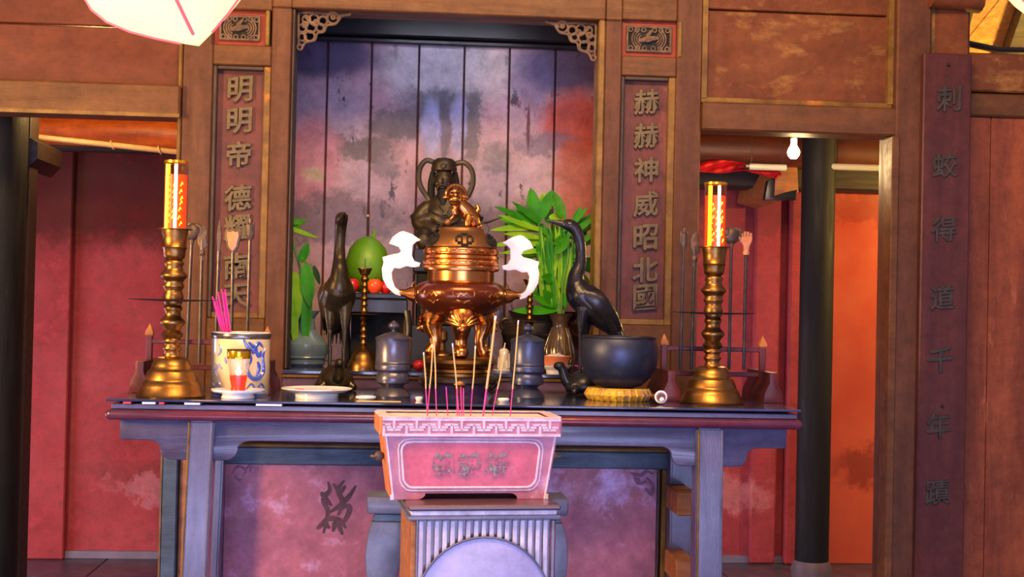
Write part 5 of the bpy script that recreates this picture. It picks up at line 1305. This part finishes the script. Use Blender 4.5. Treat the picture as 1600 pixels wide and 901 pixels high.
P = rr(cw+.008, c0-.007, c1+.007, .024); P.append(P[0])
MB().tube([(x, yf(z)-.0005, z) for x, z in P], .0018, 6).build('field_border', 'trough_white', fb)
for i, ch in enumerate('鎮護塔'):
    char_obj(ch, .058, 'worn_char', fb, (-.066+i*.064, yf(.084)-.002, .084), .0012, .03, wide=1.1)
for s in (-1, 1):
    m = MB(); m.ell((s*(w1+.006), -.02, .095), (.012, .012, .012), seg=12); m.torus((s*(w1+.016), -.02, .095), .009, .003, None, 14, 6); m.build('side_knob', 'carved_grey', tr)
    MB().box(s*w0*1.0-.004, s*w0+.004, -d0-.006, -d0-.001, 0, .012).build('corner_strip', 'trough_white', fb)
    MB().tube([(s*(w0-.004), yf(0)-.001, 0), (s*(w1-.004), yf(hh)-.001, hh)], .0025, 6).build('corner_strip', 'trough_white', fb)
tag(tr, 'pink painted wooden incense trough with white fret rim and faded characters, front centre', 'incense trough')
# standing incense sticks
TRY = 3.10; ash_z = pdz+hh+.040
ST = [(662, 550, 669, 0), (676.5, 538, 668, 0), (678, 526, 683, 0), (707, 536, 719, 0), (743, 540, 735, 0), (774.5, 493, 754, 1), (788.7, 549, 768, 0), (810, 500, 797, 0)]
names = ['leftmost standing incense stick, short', 'incense stick leaning right, crossing the leftmost one', 'incense stick third from the left, straight and pale tipped', 'incense stick leaning left in front of the censer foot',
         'incense stick just right of the censer foot', 'tallest and thickest incense stick in the trough', 'short incense stick leaning right before the candle stub', 'tall incense stick farthest right in the trough']
Yo = [3.05, 3.12, 3.08, 3.06, 3.1, 3.07, 3.12, 3.1]
for (a, b, c, fat), nm, Y in zip(ST, names, Yo):
    foot = Vector((X(c, 636, Y), Y, ash_z-.012)); top = at(a, b, Y); e = empty('incense_stick', foot); d = top-foot; r = .0019 if not fat else .003
    z6 = (Z(c, 607, Y)-foot.z)/d.z
    MB().tube([(0, 0, 0), d*z6], r*.75, 6).build('pink_stem', 'pink_stick', e)
    MB().tube([d*z6, d*.6+Vector((.001, 0, 0)), d*.96], r, 6).build('incense_coating', 'incense_tan', e)
    MB().tube([d*.96, d], r*1.05, 6).build('ash_tip', 'incense_ash', e)
    tag(e, nm, 'incense', 'incense sticks standing in the trough')
for a, b, c, lb in ((697, 604, 701, 'leftmost burnt pink incense stub, standing apart'), (714, 606, 715, 'first of the three close pink incense stubs'), (720, 604, 722, 'middle of the three close pink incense stubs, the tallest'), (724, 606, 725, 'rightmost of the three close pink incense stubs')):
    foot = Vector((X(c, 636, 3.09), 3.09, ash_z-.012)); e = empty('incense_stub', foot); d = at(a, b, 3.09)-foot
    MB().tube([(0, 0, 0), d], .0015, 6).build('pink_stem', 'pink_stick', e); tag(e, lb, 'incense', 'burnt pink incense stubs')
e = MB().tube([(0, 0, 0), (.12, 0, .0)], .0022, 6).build('incense_stick', 'incense_tan')
w = at(556, 636, 3.47); e.location = (w.x, 3.512, TZ+.0026); tag(e, 'loose incense stick lying at the front edge of the table left of the trough', 'incense')

# blue-grey stand behind the pedestal
SY = 3.30; sx0, sx1 = X(573, 785, SY), X(889, 785, SY); scx = (sx0+sx1)/2; szt = Z(600, 776, SY)
sd = empty('low_stand', (scx, SY+.06, 0)); hwS = (sx1-sx0)/2
MB().box(-hwS, hwS, -.06, .06, szt-.045, szt, .008, 2).build('stand_top', 'stand_blue', sd)
MB().box(-hwS+.02, hwS-.02, -.05, .05, szt-.065, szt-.045, .002).build('waist', 'teal_paint', sd)
for s in (-1, 1):
    P = [(hwS-.015, szt-.065), (hwS-.004, szt-.10), (hwS+.002, szt-.15), (hwS-.002, szt-.2), (hwS-.02, szt-.26), (hwS-.03, szt-.36), (hwS-.012, szt-.5), (hwS, .03), (hwS-.01, 0), (hwS-.06, 0),
         (hwS-.05, szt-.5), (hwS-.07, szt-.36), (hwS-.07, szt-.25), (hwS-.09, szt-.18), (hwS-.12, szt-.16), (hwS-.12, szt-.065)]
    P = [(s*x, z) for x, z in P]
    for y0 in (-.055, .025): MB().prism(P, y0, y0+.03, .004).build('curved_leg', 'stand_blue', sd)
tag(sd, 'blue-grey low stand with bowed legs behind the slatted pedestal', 'stand')

# ================================================================== LANTERNS
def lantern(tip, topc, rad, label, seg=4, n=6):
    tip, topc = Vector(tip), Vector(topc); ax = (topc-tip); e = empty('silk_lantern', tip)
    q = ax.to_track_quat('Z', 'Y').to_matrix().to_4x4(); L_ = ax.length
    prof = [(.0, 0), (.18, .10), (.42, .24), (.66, .40), (.86, .58), (.97, .76), (1, .92), (1, 1.0), (.9, 1.25), (.6, 1.55), (.25, 1.7)]
    MB().lathe([(r*rad, z*L_) for r, z in prof], 36, M=q).build('silk_shade', 'silk', e)
    for i in range(seg):
        a = 2*math.pi*i/seg
        MB().tube([q @ Vector((r*rad*1.004*math.cos(a), r*rad*1.004*math.sin(a), z*L_)) for r, z in prof[1:]], .004, 6).build('rib_fringe', 'silk_fringe', e)  # pink ribs also paint in the colour fringe along the shade's outline
    return tag(e, label, 'lantern', 'silk lanterns')
LY = 2.7
lantern(at(311, 72, LY), at(262, -62, LY), .185, 'glowing cream silk lantern hanging at the top left, cut by the picture edge')
lantern(at(1662, 62, LY), at(1690, -70, LY), .19, 'silk lantern with a pink fringe of light at the top right corner, mostly out of frame')
